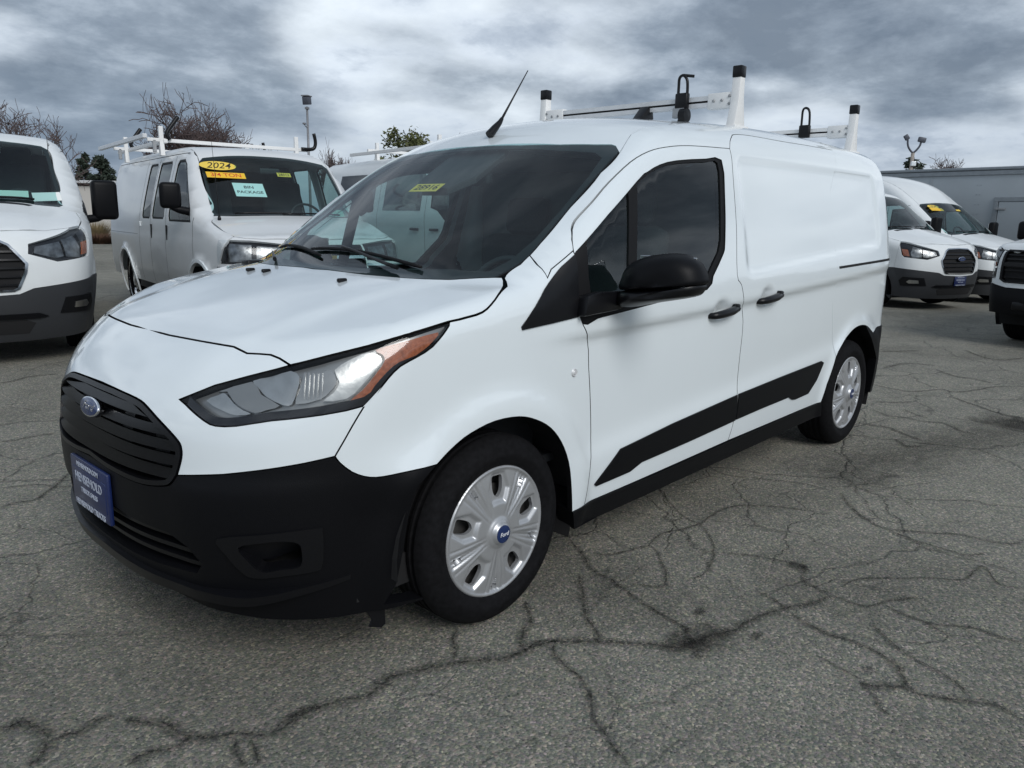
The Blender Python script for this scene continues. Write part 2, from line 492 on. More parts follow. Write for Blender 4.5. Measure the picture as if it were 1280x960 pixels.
# ------------------------------------------------------------------ the compact cargo van (metres; x forward from the front axle, y to its left, z up)
class CargoHull(Hull):
    Wz=Sp([.05,.25,.40,.60,.80,.95,1.05,1.15,1.30,1.45,1.60,1.72,1.9],[.835,.872,.890,.903,.912,.913,.908,.893,.867,.836,.800,.765,.70])
    Tx=Sp([-3.95,-3.6,-3,-.5,-.1,.2,.45,.7,.95],[.055,.018,0,0,.006,.022,.055,.12,.22])
    Zc=Sp([.95,.88,.80,.70,.55,.35,.15,.05,-.02,-.10,-.30,-.55,-.80,-.92,-1.05,-1.3,-1.7,-2.4,-3.1,-3.6,-4],
          [.74,.83,.895,.952,1.005,1.060,1.105,1.128,1.162,1.218,1.348,1.506,1.658,1.720,1.761,1.797,1.823,1.835,1.825,1.80,1.765])
    Xz=Sp([.1,.22,.30,.40,.50,.62,.72,.80,.90,1.0],[.84,.876,.898,.916,.923,.919,.906,.883,.836,.765])
    Xr=Sp([.2,.5,.8,1.1,1.4,1.7,1.9],[3.73,3.75,3.755,3.75,3.73,3.70,3.66])
    def F(s,P):
        x,y,z=P[:,0],np.abs(P[:,1]),P[:,2]
        Y=s.Wz(z)-s.Tx(x)
        for xw in (0,-3.063):
            r=np.hypot(x-xw,z-.322);Y=Y+(.022 if xw==0 else .018)*sig((.46-r)/.017)
        t=-.4-x;zl=.93+.03*t+.004*t*t
        Y=Y+.021*sig((z-zl)/.009)*sig((-.30-x)/.06)-.006+.015*sig((.495+.066*t-z)/.02)*sig((-.42-x)/.05)
        zb=1.10+.064*(-1.48-x);d=rbox(x,(z-zb)/(1.608-zb)*.5,-3.295,-1.565,0,.5,.05);Y=Y-.010*sig(-d/.009)
        for xh,zh in ((-1.335,.962),(-1.765,.996)):
            Y=Y-.016*np.exp(-(((x-xh)/.058)**2+((z-zh)/.036)**2)**1.6)
        Y=Y+.022*np.exp(-((x-.36)/.13)**2-((z-.585)/.08)**2)
        fs=y-Y
        xs=x+(.16+.14*sig((.15-x)/.08)-.10*sig((-.5-x)/.12))*y*y
        Z=s.Zc(xs)-.04*(y/.6)**2*sig((-.95-x)/.12)
        yr=.50+.10*(.6-x)/.7
        Z=Z+.013*sig((yr-y)/.022)*sig((x+.25)/.1)
        ft=(z-Z)*.85
        X=s.Xz(z)-.13*(y/.6)**2.9+.016*sig((.60+.06*(y-.5)-z)/.012)*sig((y-.47)/.03)
        ff=(x-X)*.9
        fr=-x-s.Xr(z)+.06*(y/.7)**4
        kk=.07+.06*sig((-1.0-x)/.2);f=smax(ft,fs,kk);f=smax(f,ff,.09);f=smax(f,fr,.14)
        return f
# seam and outline curves on the hull: side view (x, z), plan (x, y) or wrapped round the nose (s, z)
OUT = {
    'hood_front': [[0.6848,0.9245],[0.6744,0.9294],[0.6636,0.9342],[0.6523,0.9389],[0.643,0.9412],[0.6334,0.9434],[0.6235,0.9455],[0.6129,0.9455],[0.602,0.9454],[0.591,0.9453],[0.5774,0.9448],[0.5636,0.9443],[0.5496,0.9438],[0.5325,0.9476],[0.515,0.9515],[0.4969,0.9555],[0.4547,0.9569],[0.4069,0.9574],[0.3541,0.9574],[0.2956,0.9573],[0.2317,0.9569],[0.1621,0.9562],[0.132,0.9565],[0.1007,0.9567],[0.0684,0.9569]],
    'hood_frontT': [[0.614,0.6798],[0.6168,0.6669],[0.6193,0.6532],[0.6214,0.6389],[0.6241,0.628],[0.6266,0.6167],[0.6289,0.6051],[0.6336,0.5944],[0.6382,0.5836],[0.6428,0.5725],[0.6487,0.5592],[0.6545,0.5457],[0.6605,0.5323],[0.6628,0.5125],[0.6653,0.4929],[0.6677,0.4729],[0.6789,0.4309],[0.6878,0.3827],[0.6955,0.3302],[0.7019,0.2733],[0.7077,0.2126],[0.7127,0.148],[0.7134,0.1201],[0.7139,0.0915],[0.7143,0.062]],
    'head_top_in': [[0.3984,0.8182],[0.4303,0.8335],[0.4609,0.8481],[0.4906,0.8623],[0.5206,0.8724],[0.5501,0.8822],[0.5791,0.8918],[0.6153,0.9029],[0.651,0.9136],[0.6863,0.924]],
    'head_topT': [[0.6134,0.6816],[0.5946,0.6985],[0.5755,0.715],[0.556,0.731],[0.5362,0.7464],[0.5144,0.7624],[0.4919,0.7777],[0.4689,0.7922],[0.4451,0.8061],[0.4192,0.8189],[0.3924,0.8309],[0.3645,0.8419],[0.3351,0.8516],[0.3045,0.8588],[0.2713,0.8636],[0.2364,0.8671],[0.2002,0.8702]],
    'head_top_full': [[0.3984,0.8182],[0.4225,0.8297],[0.4457,0.8409],[0.4683,0.8517],[0.4906,0.8623],[0.5132,0.8699],[0.5354,0.8773],[0.5574,0.8846],[0.5791,0.8918],[0.6063,0.9001],[0.6332,0.9083],[0.6599,0.9163],[0.6863,0.924],[0.7094,0.9308],[0.7324,0.9374],[0.7554,0.944],[0.7785,0.9504],[0.8033,0.9568],[0.8282,0.9631],[0.8533,0.9693],[0.8786,0.9753],[0.9052,0.9824],[0.9322,0.9895],[0.96,0.9964],[0.9886,1.003],[1.0175,1.0099],[1.0483,1.0164],[1.0807,1.0227],[1.1148,1.0291]],
    'head_bot': [[1.1107,1.0186],[1.0534,0.9643],[1.0068,0.9403],[0.9586,0.9184],[0.9245,0.8862],[0.8916,0.8444],[0.8658,0.8181],[0.7669,0.7997],[0.6513,0.7847],[0.5688,0.7666],[0.5161,0.7625],[0.4837,0.7732],[0.421,0.808]],
    'hood_rear_side': [[0.2002,0.8702],[0.183,0.8722],[0.1656,0.8741],[0.149,0.8753],[0.1322,0.8765],[0.1168,0.8776],[0.1012,0.8786],[0.0879,0.8787],[0.0745,0.8788],[0.0631,0.8776],[0.0516,0.8763],[0.0405,0.8737],[0.0291,0.8708],[0.0162,0.8666],[0.0025,0.8617],[-0.0109,0.8554],[-0.0256,0.8479],[-0.0412,0.8396],[-0.0591,0.8291],[-0.0759,0.8173],[-0.0934,0.8048],[-0.1099,0.7888],[-0.1239,0.7752],[-0.1311,0.7654],[-0.1376,0.7562]],
    'hood_rear_sideL': [[0.2002,1.0291],[0.183,1.0307],[0.1656,1.0323],[0.149,1.0346],[0.1322,1.037],[0.1168,1.039],[0.1012,1.041],[0.0879,1.0441],[0.0745,1.0472],[0.0631,1.0517],[0.0516,1.0562],[0.0405,1.0619],[0.0291,1.0676],[0.0162,1.0744],[0.0025,1.0811],[-0.0109,1.0879],[-0.0256,1.0945],[-0.0412,1.1005],[-0.0591,1.1063],[-0.0759,1.1109],[-0.0934,1.1155],[-0.1099,1.1213],[-0.1239,1.1275],[-0.1311,1.1318],[-0.1376,1.1361]],
    'cowl': [[-0.1394,0.7545],[-0.1262,0.7329],[-0.1129,0.7112],[-0.0995,0.6895],[-0.0797,0.6623],[-0.0586,0.6363],[-0.0351,0.6128],[-0.0166,0.5902],[0.0027,0.5683],[0.021,0.5453],[0.0323,0.523],[0.042,0.4985],[0.0507,0.4724],[0.0617,0.4189],[0.0718,0.3626],[0.081,0.3035],[0.0831,0.2638],[0.0848,0.2228],[0.086,0.1803],[0.0866,0.148],[0.0869,0.1147],[0.0868,0.0804]],
    'ws_side': [[-0.1487,0.7379],[-0.2131,0.7602],[-0.2553,0.7686],[-0.309,0.7672],[-0.4829,0.7525],[-0.6691,0.7387],[-0.8084,0.7225]],
    'ws_sideL': [[-0.1487,1.145],[-0.2131,1.1786],[-0.2553,1.2073],[-0.309,1.2474],[-0.4829,1.3714],[-0.6691,1.5002],[-0.8084,1.5856]],
    'ws_top': [[-0.8425,0.6822],[-0.8465,0.6575],[-0.8255,0.5912],[-0.7907,0.4392],[-0.7655,0.242]],
    'ws_topL': [[-0.8425,1.6121],[-0.8465,1.6193],[-0.8255,1.6208],[-0.7907,1.6248],[-0.7655,1.6297]],
    'ws_in': [[-0.1439,0.6823],[-0.2218,0.7189],[-0.3161,0.7348],[-0.4594,0.7262],[-0.6376,0.7076],[-0.7536,0.6794],[-0.7743,0.632],[-0.7516,0.4729],[-0.7276,0.2321]],
    'head_fend': [[0.8658,0.8181],[0.8542,0.7982],[0.8425,0.7771],[0.8309,0.7551],[0.8175,0.7285],[0.8051,0.7047],[0.7943,0.6837]],
    'grille': [[-0.199,0.7996],[-0.0922,0.8016],[0.0964,0.8047],[0.2295,0.7983],[0.2926,0.7836],[0.368,0.7464],[0.4144,0.7125],[0.4261,0.6913],[0.4266,0.6636],[0.4139,0.6149],[0.397,0.5889],[0.3741,0.577],[0.3131,0.5657],[0.2438,0.5642],[0.109,0.5701],[-0.0529,0.5762]],
    'joint': [[0.4139,0.6149],[0.4789,0.6246],[0.5384,0.6333],[0.6359,0.6523],[0.7252,0.6694],[0.7943,0.6837]],
    'fender_low': [[0.7943,0.6837],[0.8051,0.6636],[0.8321,0.6343],[0.8602,0.6173],[0.8894,0.6092],[0.9302,0.6094],[0.9996,0.6154],[1.0567,0.6182]],
    'arch_front': [[0.2777,0.6182],[0.214,0.6564],[0.1465,0.6877],[0.048,0.7098],[-0.0598,0.706],[-0.1443,0.6797],[-0.2177,0.6382],[-0.2787,0.5762],[-0.3251,0.4957],[-0.3521,0.3971],[-0.3739,0.2959]],
    'door_front': [[-0.4022,1.2939],[-0.3753,1.2596],[-0.3592,1.2258],[-0.3586,1.2076],[-0.3539,1.1551],[-0.3532,1.102],[-0.3486,1.011],[-0.4136,0.9097],[-0.4279,0.8203],[-0.4543,0.6752],[-0.4729,0.526],[-0.4596,0.3831],[-0.4472,0.2959]],
    'door_top': [[-0.4022,1.2939],[-0.4376,1.3247],[-0.5302,1.3882],[-0.6441,1.4655],[-0.7798,1.5427],[-0.8957,1.5888],[-1.0119,1.6141],[-1.1891,1.633],[-1.5228,1.646]],
    'door_rear': [[-1.5228,1.646],[-1.4982,1.497],[-1.4787,1.3041],[-1.453,1.1052],[-1.4881,1.0585],[-1.5147,0.9898],[-1.5592,0.8909],[-1.5632,0.7367],[-1.5677,0.6226],[-1.564,0.5538],[-1.5627,0.4225],[-1.5382,0.326]],
    'slide_top': [[-1.5228,1.646],[-1.5563,1.6787],[-1.6022,1.704],[-1.6532,1.7195],[-1.8109,1.7278],[-2.1195,1.7278],[-2.4653,1.7326],[-2.8035,1.7349]],
    'door_bot': [[-0.4472,0.2959],[-0.9334,0.3085],[-1.5382,0.326],[-2.3418,0.3368],[-2.6015,0.3337]],
    'win': [[-0.7518,1.4656],[-0.8374,1.5079],[-0.9295,1.5401],[-1.0534,1.5635],[-1.2873,1.5852],[-1.42,1.5892],[-1.409,1.4552],[-1.367,1.2447],[-1.3413,1.1935],[-1.2446,1.1076],[-1.1874,1.054],[-0.8596,1.0279],[-0.5251,1.0009],[-0.4434,0.9936],[-0.3512,0.9825],[-0.3559,1.155],[-0.3654,1.2193]],
    'glass_q': [[-0.6975,1.4336],[-0.5564,1.3478],[-0.4327,1.2636],[-0.4208,1.2441],[-0.4125,1.1397],[-0.4168,1.0599],[-0.6305,1.0809]],
    'glass_m': [[-0.7578,1.4609],[-0.8467,1.503],[-0.9413,1.5335],[-1.0611,1.5544],[-1.2832,1.5739],[-1.3876,1.5761],[-1.3773,1.4541],[-1.3372,1.2537],[-1.3125,1.2074],[-1.163,1.0742],[-0.8604,1.0523],[-0.6725,1.0368]],
    'sail': [[-0.0761,0.9934],[-0.0796,0.9817],[-0.2195,0.9922],[-0.3419,1.0047],[-0.352,1.1552],[-0.3578,1.2141],[-0.2893,1.1719],[-0.2013,1.1054]],
    'pillar_seam': [[-0.2459,1.1972],[-0.2395,1.1783],[-0.2329,1.1398],[-0.2459,1.1369]],
    'trim1': [[-0.5019,0.3626],[-0.6483,0.474],[-1.0097,0.5086],[-1.5601,0.5465],[-1.5675,0.4197],[-1.1582,0.3983],[-0.8047,0.3841],[-0.7275,0.3611],[-0.5149,0.3531]],
    'trim2': [[-1.5716,0.5478],[-2.0098,0.569],[-2.5179,0.5897],[-2.5549,0.5762],[-2.4896,0.4847],[-2.4007,0.4206],[-2.2294,0.4142],[-2.1888,0.4208],[-2.1446,0.4406],[-1.8263,0.4323],[-1.5745,0.4223]],
    'sill_top': [[-0.3753,0.2891],[-0.4333,0.2965],[-0.9345,0.3047],[-1.5399,0.3216],[-2.3431,0.3342],[-2.6035,0.3383]],
    'sill_bot': [[-0.3878,0.2337],[-0.8363,0.2449],[-1.4911,0.2535],[-2.3819,0.2623],[-2.6276,0.2746]],
    'arch_rear': [[-2.6035,0.3383],[-2.6321,0.443],[-2.704,0.5918],[-2.7852,0.6567],[-2.8643,0.6998],[-2.9548,0.7314],[-3.0548,0.7416],[-3.1684,0.7267],[-3.2687,0.6761]],
    'rbump': [[-3.2687,0.6761],[-3.3816,0.6766],[-3.363,0.5449],[-3.3763,0.4132],[-3.3133,0.3329]],
    'track': [[-2.6247,1.1026],[-3.3054,1.1264],[-3.303,1.1121],[-2.6288,1.0895]],
    'slide_rear': [[-2.6037,1.1161],[-2.6219,1.051]],
    'head_botL': [[0.2062,1.0186],[0.2714,0.9643],[0.3235,0.9403],[0.3777,0.9184],[0.4166,0.8862],[0.4545,0.8444],[0.4837,0.8181]],
    'head_fendL': [[0.4837,0.8181],[0.4972,0.7982],[0.5107,0.7771],[0.524,0.7551],[0.5393,0.7285],[0.5531,0.7047],[0.565,0.6837]],
    'fender_lowL': [[0.565,0.6837],[0.5537,0.6636],[0.5247,0.6343],[0.4937,0.6173],[0.461,0.6092],[0.4162,0.6094],[0.3425,0.6154],[0.2777,0.6182]],
    'bumper_rear': [[1.0567,0.6182],[1.0152,0.582],[0.9948,0.5566],[0.9775,0.4804],[0.9626,0.3717],[0.9427,0.2559]],
    'hl_park': [[0.4689,0.8259],[0.5006,0.8451],[0.5204,0.8508],[0.544,0.8288],[0.574,0.8107],[0.6008,0.8004],[0.5611,0.7932],[0.5205,0.8035]],
    'hl_grey': [[0.4988,0.8506],[0.5874,0.8848],[0.6182,0.8541],[0.6686,0.8253],[0.6364,0.8111],[0.6091,0.8021],[0.5766,0.8138],[0.5465,0.8319],[0.5251,0.853]],
    'hl_ref1': [[0.5883,0.886],[0.633,0.9028],[0.6848,0.9167],[0.7103,0.9009],[0.7047,0.8633],[0.6966,0.8278],[0.674,0.8255],[0.6308,0.8461],[0.607,0.8677]],
    'hl_flute': [[0.7172,0.9],[0.76,0.9117],[0.7887,0.9189],[0.8017,0.8871],[0.7855,0.8604],[0.7617,0.8398],[0.7035,0.8279],[0.7113,0.8634]],
    'hl_main': [[0.7931,0.9206],[0.8321,0.9483],[0.8752,0.9643],[0.9036,0.956],[0.9127,0.9405],[0.8902,0.9048],[0.8585,0.8662],[0.8254,0.8384],[0.767,0.8348],[0.7925,0.8584],[0.8054,0.887]],
    'hl_amber': [[0.8957,0.9693],[0.9748,0.9884],[1.0784,1.006],[1.0613,0.9802],[1.032,0.9566],[0.9908,0.9346],[0.9524,0.9176],[0.9244,0.8849],[0.9005,0.8596],[0.8774,0.8445],[0.8317,0.833],[0.8639,0.8627],[0.8958,0.9025],[0.9184,0.9372],[0.9134,0.9545]],
    'fog_hole': [[0.5749,0.4313],[0.6222,0.446],[0.6703,0.451],[0.7049,0.4423],[0.7107,0.4147],[0.7061,0.3752],[0.6656,0.3686],[0.6218,0.3619],[0.5946,0.3935]],
    'fog_bezel': [[0.5218,0.4544],[0.6506,0.4781],[0.7522,0.4857],[0.7624,0.4732],[0.7619,0.4068],[0.7567,0.3648],[0.7434,0.3519],[0.6784,0.3448],[0.601,0.3379],[0.5685,0.3608],[0.5411,0.403]],
    'low_grille': [[0.1641,0.4398],[0.2736,0.4394],[0.3714,0.4362],[0.4327,0.4082],[0.4685,0.363],[0.448,0.3289],[0.3436,0.3006],[0.2353,0.3029],[0.1608,0.3241]],
}
def A(n): return np.array(OUT[n])
def make_wheel(parent, loc, side, rim='cap', R=.322, w=.215, name='wheel'):
    """wheel: tyre and wheel cover, outer face towards +y (side=1) or -y"""
    we = empty(name, loc, 0); we.parent = parent
    if side < 0: we.rotation_euler = (0, 0, math.pi)
    h = w/2
    r0 = R-.098
    prof = [(r0-.03, -h+.02), (r0, -h+.008), (r0+.03, -h-.004), (R-.035, -h), (R-.012, -h+.016), (R-.002, -h+.035)]
    for g in (-.05, -.017, .017, .05):
        prof += [(R, g-.011), (R-.007, g-.009), (R-.007, g+.009), (R, g+.011)] if R < .34 else [(R, g-.01), (R-.009, g-.007), (R-.009, g+.007), (R, g+.01)]
    prof += [(R-.002, h-.035), (R-.012, h-.016), (R-.022, h-.006), (R-.035, h), (R-.037, h+.0015), (R-.05, h+.003), (R-.052, h+.0045), (r0+.030, h+.004), (r0+.026, h+.002), (r0+.012, h-.002), (r0, h-.010), (r0-.03, h-.03)]
    MB().lathe(prof, (0, 0, 0), 'y', 72).build('tyre', TYRE, we, .7)
    return we, h, r0
_capmesh = {}
def hubcap(we, h, r0):
    rr = r0+.004
    if 'm' not in _capmesh:
        ph0 = math.radians(92)
        loops = [np.array([(rr*math.cos(2*math.pi*k/120), rr*math.sin(2*math.pi*k/120)) for k in range(120)])]
        for k in range(5):
            ph = ph0+2*math.pi*k/5; c, s_ = math.cos(ph), math.sin(ph)
            hx = crom([(-.034, 0), (-.018, .019), (.014, .024), (.036, .021), (.038, 0), (.036, -.021), (.014, -.024), (-.018, -.019)], 3, True)
            loops.append(np.array([((.152+u)*c-v*s_, (.152+u)*s_+v*c) for u, v in hx]))
            ph += math.pi/5; c, s_ = math.cos(ph), math.sin(ph)
            hx = [(-.016, -.007), (.012, -.012), (.014, .012), (-.016, .007)]
            loops.append(np.array([((.181+u)*c-v*s_, (.181+u)*s_+v*c) for u, v in hx]))
        V, T = cut(loops, .0044)
        r = np.hypot(V[:, 0], V[:, 1]); th = np.arctan2(V[:, 1], V[:, 0])-ph0
        q = (th*5/(2*math.pi)) % 1; q = np.minimum(q, 1-q)*2*math.pi/5       # angle from the nearest big hole
        q2 = (th*5/(2*math.pi)+.5) % 1; q2 = np.minimum(q2, 1-q2)*2*math.pi/5  # angle from the nearest small hole
        H = .004-.017*(r/rr)**2.4
        H += .013*sig((.036-r)/.0018)+.007*sig((.050-r)/.0022)
        big = np.maximum(np.abs(r-.152)*.95, (r*q+.35*np.abs(r-.152))*1.02)      # faceted pocket round each large opening
        H -= .012*sig((.046-big)/.0022)*sig((.212-r)/.003)
        sl = sig((r-.066)/.004)*sig((.209-r)/.002)
        w_ = .006+.10*np.clip(r-.07, 0, .2)
        H -= .008*sl*sig((w_-r*q2)/.0012)
        H += .005*sl*sig((.0028-np.abs(r*q2-.5*w_))/.0009)
        arm = np.abs(r*q2-(.0145+.195*np.clip(r-.07, 0, .2)))
        H -= .0035*sl*sig((.0026-arm)/.0009)
        H += .006*sig((r-.2125)/.0012)-.012*sig((r-.2235)/.0012)
        P = np.stack([V[:, 0], H, V[:, 1]], 1)
        # smooth normals from the faces
        fn = np.cross(P[T[:, 1]]-P[T[:, 0]], P[T[:, 2]]-P[T[:, 0]]); N = np.zeros_like(P)
        for i in range(3): np.add.at(N, T[:, i], fn)
        N /= np.linalg.norm(N, axis=1)[:, None]
        if N[:, 1].mean() < 0: N = -N
        _capmesh['a'] = (P, N, T)
        o = shell('hubcap', P, N, T, SILVER, we, .014)[0]
        _capmesh['m'] = o.data
    else: o = link('hubcap', _capmesh['m'], we)
    o.location = (0, h-.001, 0)
    MB().lathe([(.001, .020), (.022, .0195), (.0300, .0175), (.0310, .012)], (0, h+.0065, 0), 'y', 32).build('centre_emblem', BLUE, we, .6)
    text('centre_script', 'Ford', .020, WHITEP, we, frame((0, h+.0268, 0), (-1, 0, 0), (0, 0, 1)), .0006, .25)
    # brake and steel wheel seen through the openings
    MB().lathe([(.0, -.045), (.15, -.045), (.15, -.065), (.205, -.055), (.212, -.035)], (0, h-.018, 0), 'y', 48).build('steel_wheel', DISC, we, .5)
def plate(parent, o, xa, ya, w, hgt, lines, nm='licence_plate'):
    M = frame(o, xa, ya)
    b = MB(); b.box((0, 0, 0), (w, hgt, .014), bevel=.005); b.box((0, 0, .006), (w-.03, hgt-.066, .006), bevel=.002)
    p = b.build(nm, PLATEB, parent, .6); p.matrix_local = M
    for s_, sz, y, sx in lines:
        text('plate_text', s_, sz, PLATEW, p, Matrix.Translation((0, y, .0094)) @ Matrix.Diagonal((sx, 1, 1, 1)), .0006, bold=.0004)
    return p
CH = CargoHull()
def make_cargo_van():
    H = CH
    van = empty('cargo_van', (0, 0, 0))
    P = PAINT
    # --- shared seams
    dt, drr, dbt, dfr, sl_t = A('door_top'), A('door_rear'), A('door_bot'), A('door_front'), A('slide_top')
    zr = lambda xs: H.lift(np.stack([xs, np.full(len(xs), .67)], 1), 'T')[:, 2]
    wse = A('ws_side')[-1]
    roofT = dens(np.array([wse, [-.95, .67], [-3.56, .67]]), .06)
    roofT = roofT[:np.argmin(roofT[:, 0])+1]
    roofL = H.lift(roofT, 'T')[:, [0, 2]]
    zz = np.linspace(roofL[-1, 1], .70, 26); yy = np.interp(zz, [.3, 1.60, roofL[-1, 1]], [.76, .73, .67])
    rl = H.lift(np.stack([yy, zz], 1), 'B'); rearL = rl[:, [0, 2]]; rearL[0] = roofL[-1]
    ra, rb = A('arch_rear'), A('rbump')
    # --- fender
    loop = np.concatenate([A('hood_rear_sideL'), A('ws_sideL')[1:3], A('pillar_seam')[1:3], A('sail')[4:6][::-1][:0],
                           np.array([[dfr[2, 0]+.10, dfr[2, 1]-.06]]), crom(dfr, 3)[6:], A('sill_top')[:1], crom(A('arch_front'), 3)[::-1][1:], crom(A('fender_lowL'), 2)[::-1][1:], crom(A('head_fendL'), 3)[::-1][1:], crom(A('head_botL'), 2)[::-1][1:]])
    panel(H, 'fender', loop, 'L', P, van, .035, rim=RUBBER, mirror=True)  # black rim: seal plus shade painted into the seam
    # --- front door
    fd = np.concatenate([crom(dt, 3), crom(drr, 3)[1:], dbt[:3][::-1][1:], crom(dfr, 3)[::-1][1:-1]])
    win = crom(A('win'), 2, True)
    doors = panel(H, 'front_door', [fd, win], 'L', P, van, .02, rim=RUBBER, mirror=True)  # rim colour is door seal and painted gap shade together
    gq, gm = crom(A('glass_q'), 2, True), crom(A('glass_m'), 2, True)
    gq, gm = A('glass_q'), np.concatenate([crom(A('glass_m')[:7], 3), A('glass_m')[7:]])
    panel(H, 'window_surround', [win, gq, gm], 'L', RUBBER, van, .03, off=-.004, depth=.02, gap=-.0005, mirror=True)
    panel(H, 'quarter_glass', gq, 'L', DOORG, van, .05, off=-.009, depth=0, gap=-.006, mirror=True)
    panel(H, 'door_glass', gm, 'L', DOORG, van, .05, off=-.009, depth=0, gap=-.006, mirror=True)
    # --- sliding door
    sr_top = sl_t[-1]; ra2 = ra[2]
    srx = A('slide_rear')[0]
    e_ = np.array([.0028, 0])
    sd_ = np.concatenate([crom(sl_t, 3)[:-1], [sl_t[-1]-e_], [[srx[0]-.01, 1.5]-e_, srx-e_], [[srx[0]-.002, .9]-e_], [ra[2]], ra[:2][::-1], dbt[3:][::-1][1:], dbt[2:3], crom(drr, 3)[::-1][1:-1]])
    panel(H, 'sliding_door', sd_, 'L', P, van, .02, rim=RUBBER, mirror=True)  # dark rim again, part seal, part shade put into the colour
    # --- body side: A pillar, roof rail, rear quarter in one pressing
    ws = A('ws_sideL')
    bs = np.concatenate([ws[2:-1], roofL, rearL[1:], [[-3.40, .70]], rb[1:2]*0+[[ -3.33, .69]], crom(ra, 3)[::-1][:-6], [[srx[0]-.002, .9], srx, [srx[0]-.01, 1.5]], crom(sl_t, 3)[::-1], crom(dt, 3)[::-1][1:], dfr[1:3], [[dfr[2, 0]+.10, dfr[2, 1]-.06]], A('pillar_seam')[1:3][::-1]])
    panel(H, 'body_side', bs, 'L', P, van, .026, gap=.001, mirror=True)
    # --- roof
    wt = A('ws_top')
    topc = H.lift(np.array([[-.80, 0.]]), 'T')
    half = np.concatenate([[[-.72, .0]], wt[::-1], roofT, [[-3.56, 0.]]])
    wtc = [wt[-1, 0]+.004, 0.]; half[0] = wtc
    half = half[(half[:, 1] > .01) | (np.arange(len(half)) == 0) | (np.arange(len(half)) == len(half)-1)]
    panel(H, 'roof', mirT(half), 'T', P, van, .045, off=-.0005, gap=-.0025)
    # --- rear end (simple double doors)
    zt = H.lift(np.array([[-3.56, y] for y in np.linspace(0, .67, 9)]), 'T')
    hr_ = np.concatenate([np.stack([zt[:, 1], zt[:, 2]], 1), np.stack([yy, zz], 1)[1:], [[.74, .45], [.0, .45]]])
    panel(H, 'rear_doors', mir(hr_), 'B', P, van, .06, gap=.0008)
    # --- hood and front fascia
    hsT = A('hood_frontT'); cw = A('cowl'); cw = cw[cw[:, 1] > .03]
    hxc = hsT[-1, 0]+.004
    half = np.concatenate([[[hxc, 0.]], hsT[::-1][1:], A('head_topT')[1:], A('hood_rear_side')[1:], cw[1:], [[cw[-1, 0]+.008, 0.]]])
    half = half[(half[:, 1] > .005) | (np.arange(len(half)) == 0) | (np.arange(len(half)) == len(half)-1)]
    panel(H, 'hood', mirT(half), 'T', P, van, .03, rim=RUBBER, gap=.0028)  # white edge made black: hood seal plus painted shut-line shade
    hs, gr = A('hood_front'), A('grille')
    g_top, g_bot = gr[2:10], gr[9:15]
    jn = A('joint')
    half = np.concatenate([[[0., hs[-1, 1]+.002]], hs[::-1][1:], A('head_top_in')[::-1][1:], crom(A('head_bot'), 2)[::-1][:-9], crom(A('head_fend'), 3)[1:], jn[::-1][1:], crom(g_top, 3)[::-1][1:], [[0., .8065]]])
    half = half[(half[:, 0] > .005) | (np.arange(len(half)) == 0) | (np.arange(len(half)) == len(half)-1)]
    panel(H, 'front_fascia', mir(half), 'C', P, van, .03, rim=RUBBER, gap=.0022)  # rim blackened so the seam's shade is in its colour, with the seal
    # --- windscreen
    wsd = A('ws_side')
    half = np.concatenate([[[cw[-1, 0]+.004, 0.]], cw[::-1][:-1], crom(wsd, 2), wt[:-1], [wtc]])
    half = half[(half[:, 1] > .01) | (np.arange(len(half)) == 0) | (np.arange(len(half)) == len(half)-1)]
    wsl = mirT(half)
    wi = A('ws_in'); hin = np.concatenate([[[cw[-1, 0]-.045, 0.]], [[cw[-1, 0]-.06, .2], [cw[-1, 0]-.11, .42]], wi[:8], [[wi[8, 0]-.002, 0.]]])
    panel(H, 'windscreen_band', [wsl, mirT(hin)], 'T', BLACKINK, van, .05, off=-.004, depth=.006, gap=.001)
    panel(H, 'windscreen', wsl, 'T', WINDG, van, .045, off=.0005, depth=0, gap=.0025)
    # --- lower bumper with its openings
    br = A('bumper_rear'); fl = A('fender_low'); jnn = jn
    half = np.concatenate([[[0., .577]], crom(g_bot, 3)[::-1][:-1], jnn, crom(fl, 2)[1:], crom(br, 2)[1:], [[br[-1, 0]-.035, .195], [1.16, .155], [1.05, .165], [.97, .170], [.86, .176], [.70, .190], [.45, .208], [.30, .232], [.0, .255]]])
    half = half[(half[:, 0] > .02) | (np.arange(len(half)) == 0) | (np.arange(len(half)) == len(half)-1)]
    fh = crom(A('fog_hole'), 3, True); lg = A('low_grille')
    lgh = np.concatenate([[[0., .462]], lg[1:6], [[.30, .318], [0., .312]]])
    lgl = mir(lgh)
    panel(H, 'lower_bumper', [mir(half), fh, fh*[-1, 1], lgl], 'C', BLACKP, van, .022, gap=.0015, depth=.045)
    s0, s1 = fh[:, 0].min(), fh[:, 0].max()
    panel(H, 'fog_lamp_recess', fh, 'C', BLACKS, van, .012, off=-.006, depth=.0, gap=-.003, mirror=True, bump=lambda V: -.085*np.clip((V[:, 0]-s0)/(s1-s0), 0, 1)**.8-.02*np.clip((.40-V[:, 1])/.05, 0, 1))
    panel(H, 'fog_lamp_bezel', [crom(A('fog_bezel'), 3, True), fh], 'C', BLACKS, van, .015, off=.007, depth=.012, gap=.002, mirror=True)
    panel(H, 'lower_grille_mesh', lgl, 'C', DARKIN, van, .05, off=-.06, depth=0, gap=-.03)
    for z0 in (.352, .389, .426):
        sw = np.interp(z0, [.31, .377, .418, .462], [.45, .60, .56, .40])
        panel(H, 'lower_grille_slat', [[-sw, z0-.007], [sw, z0-.007], [sw, z0+.007], [-sw, z0+.007]], 'C', BLACKS, van, .03, off=-.014, depth=.03, gap=0)
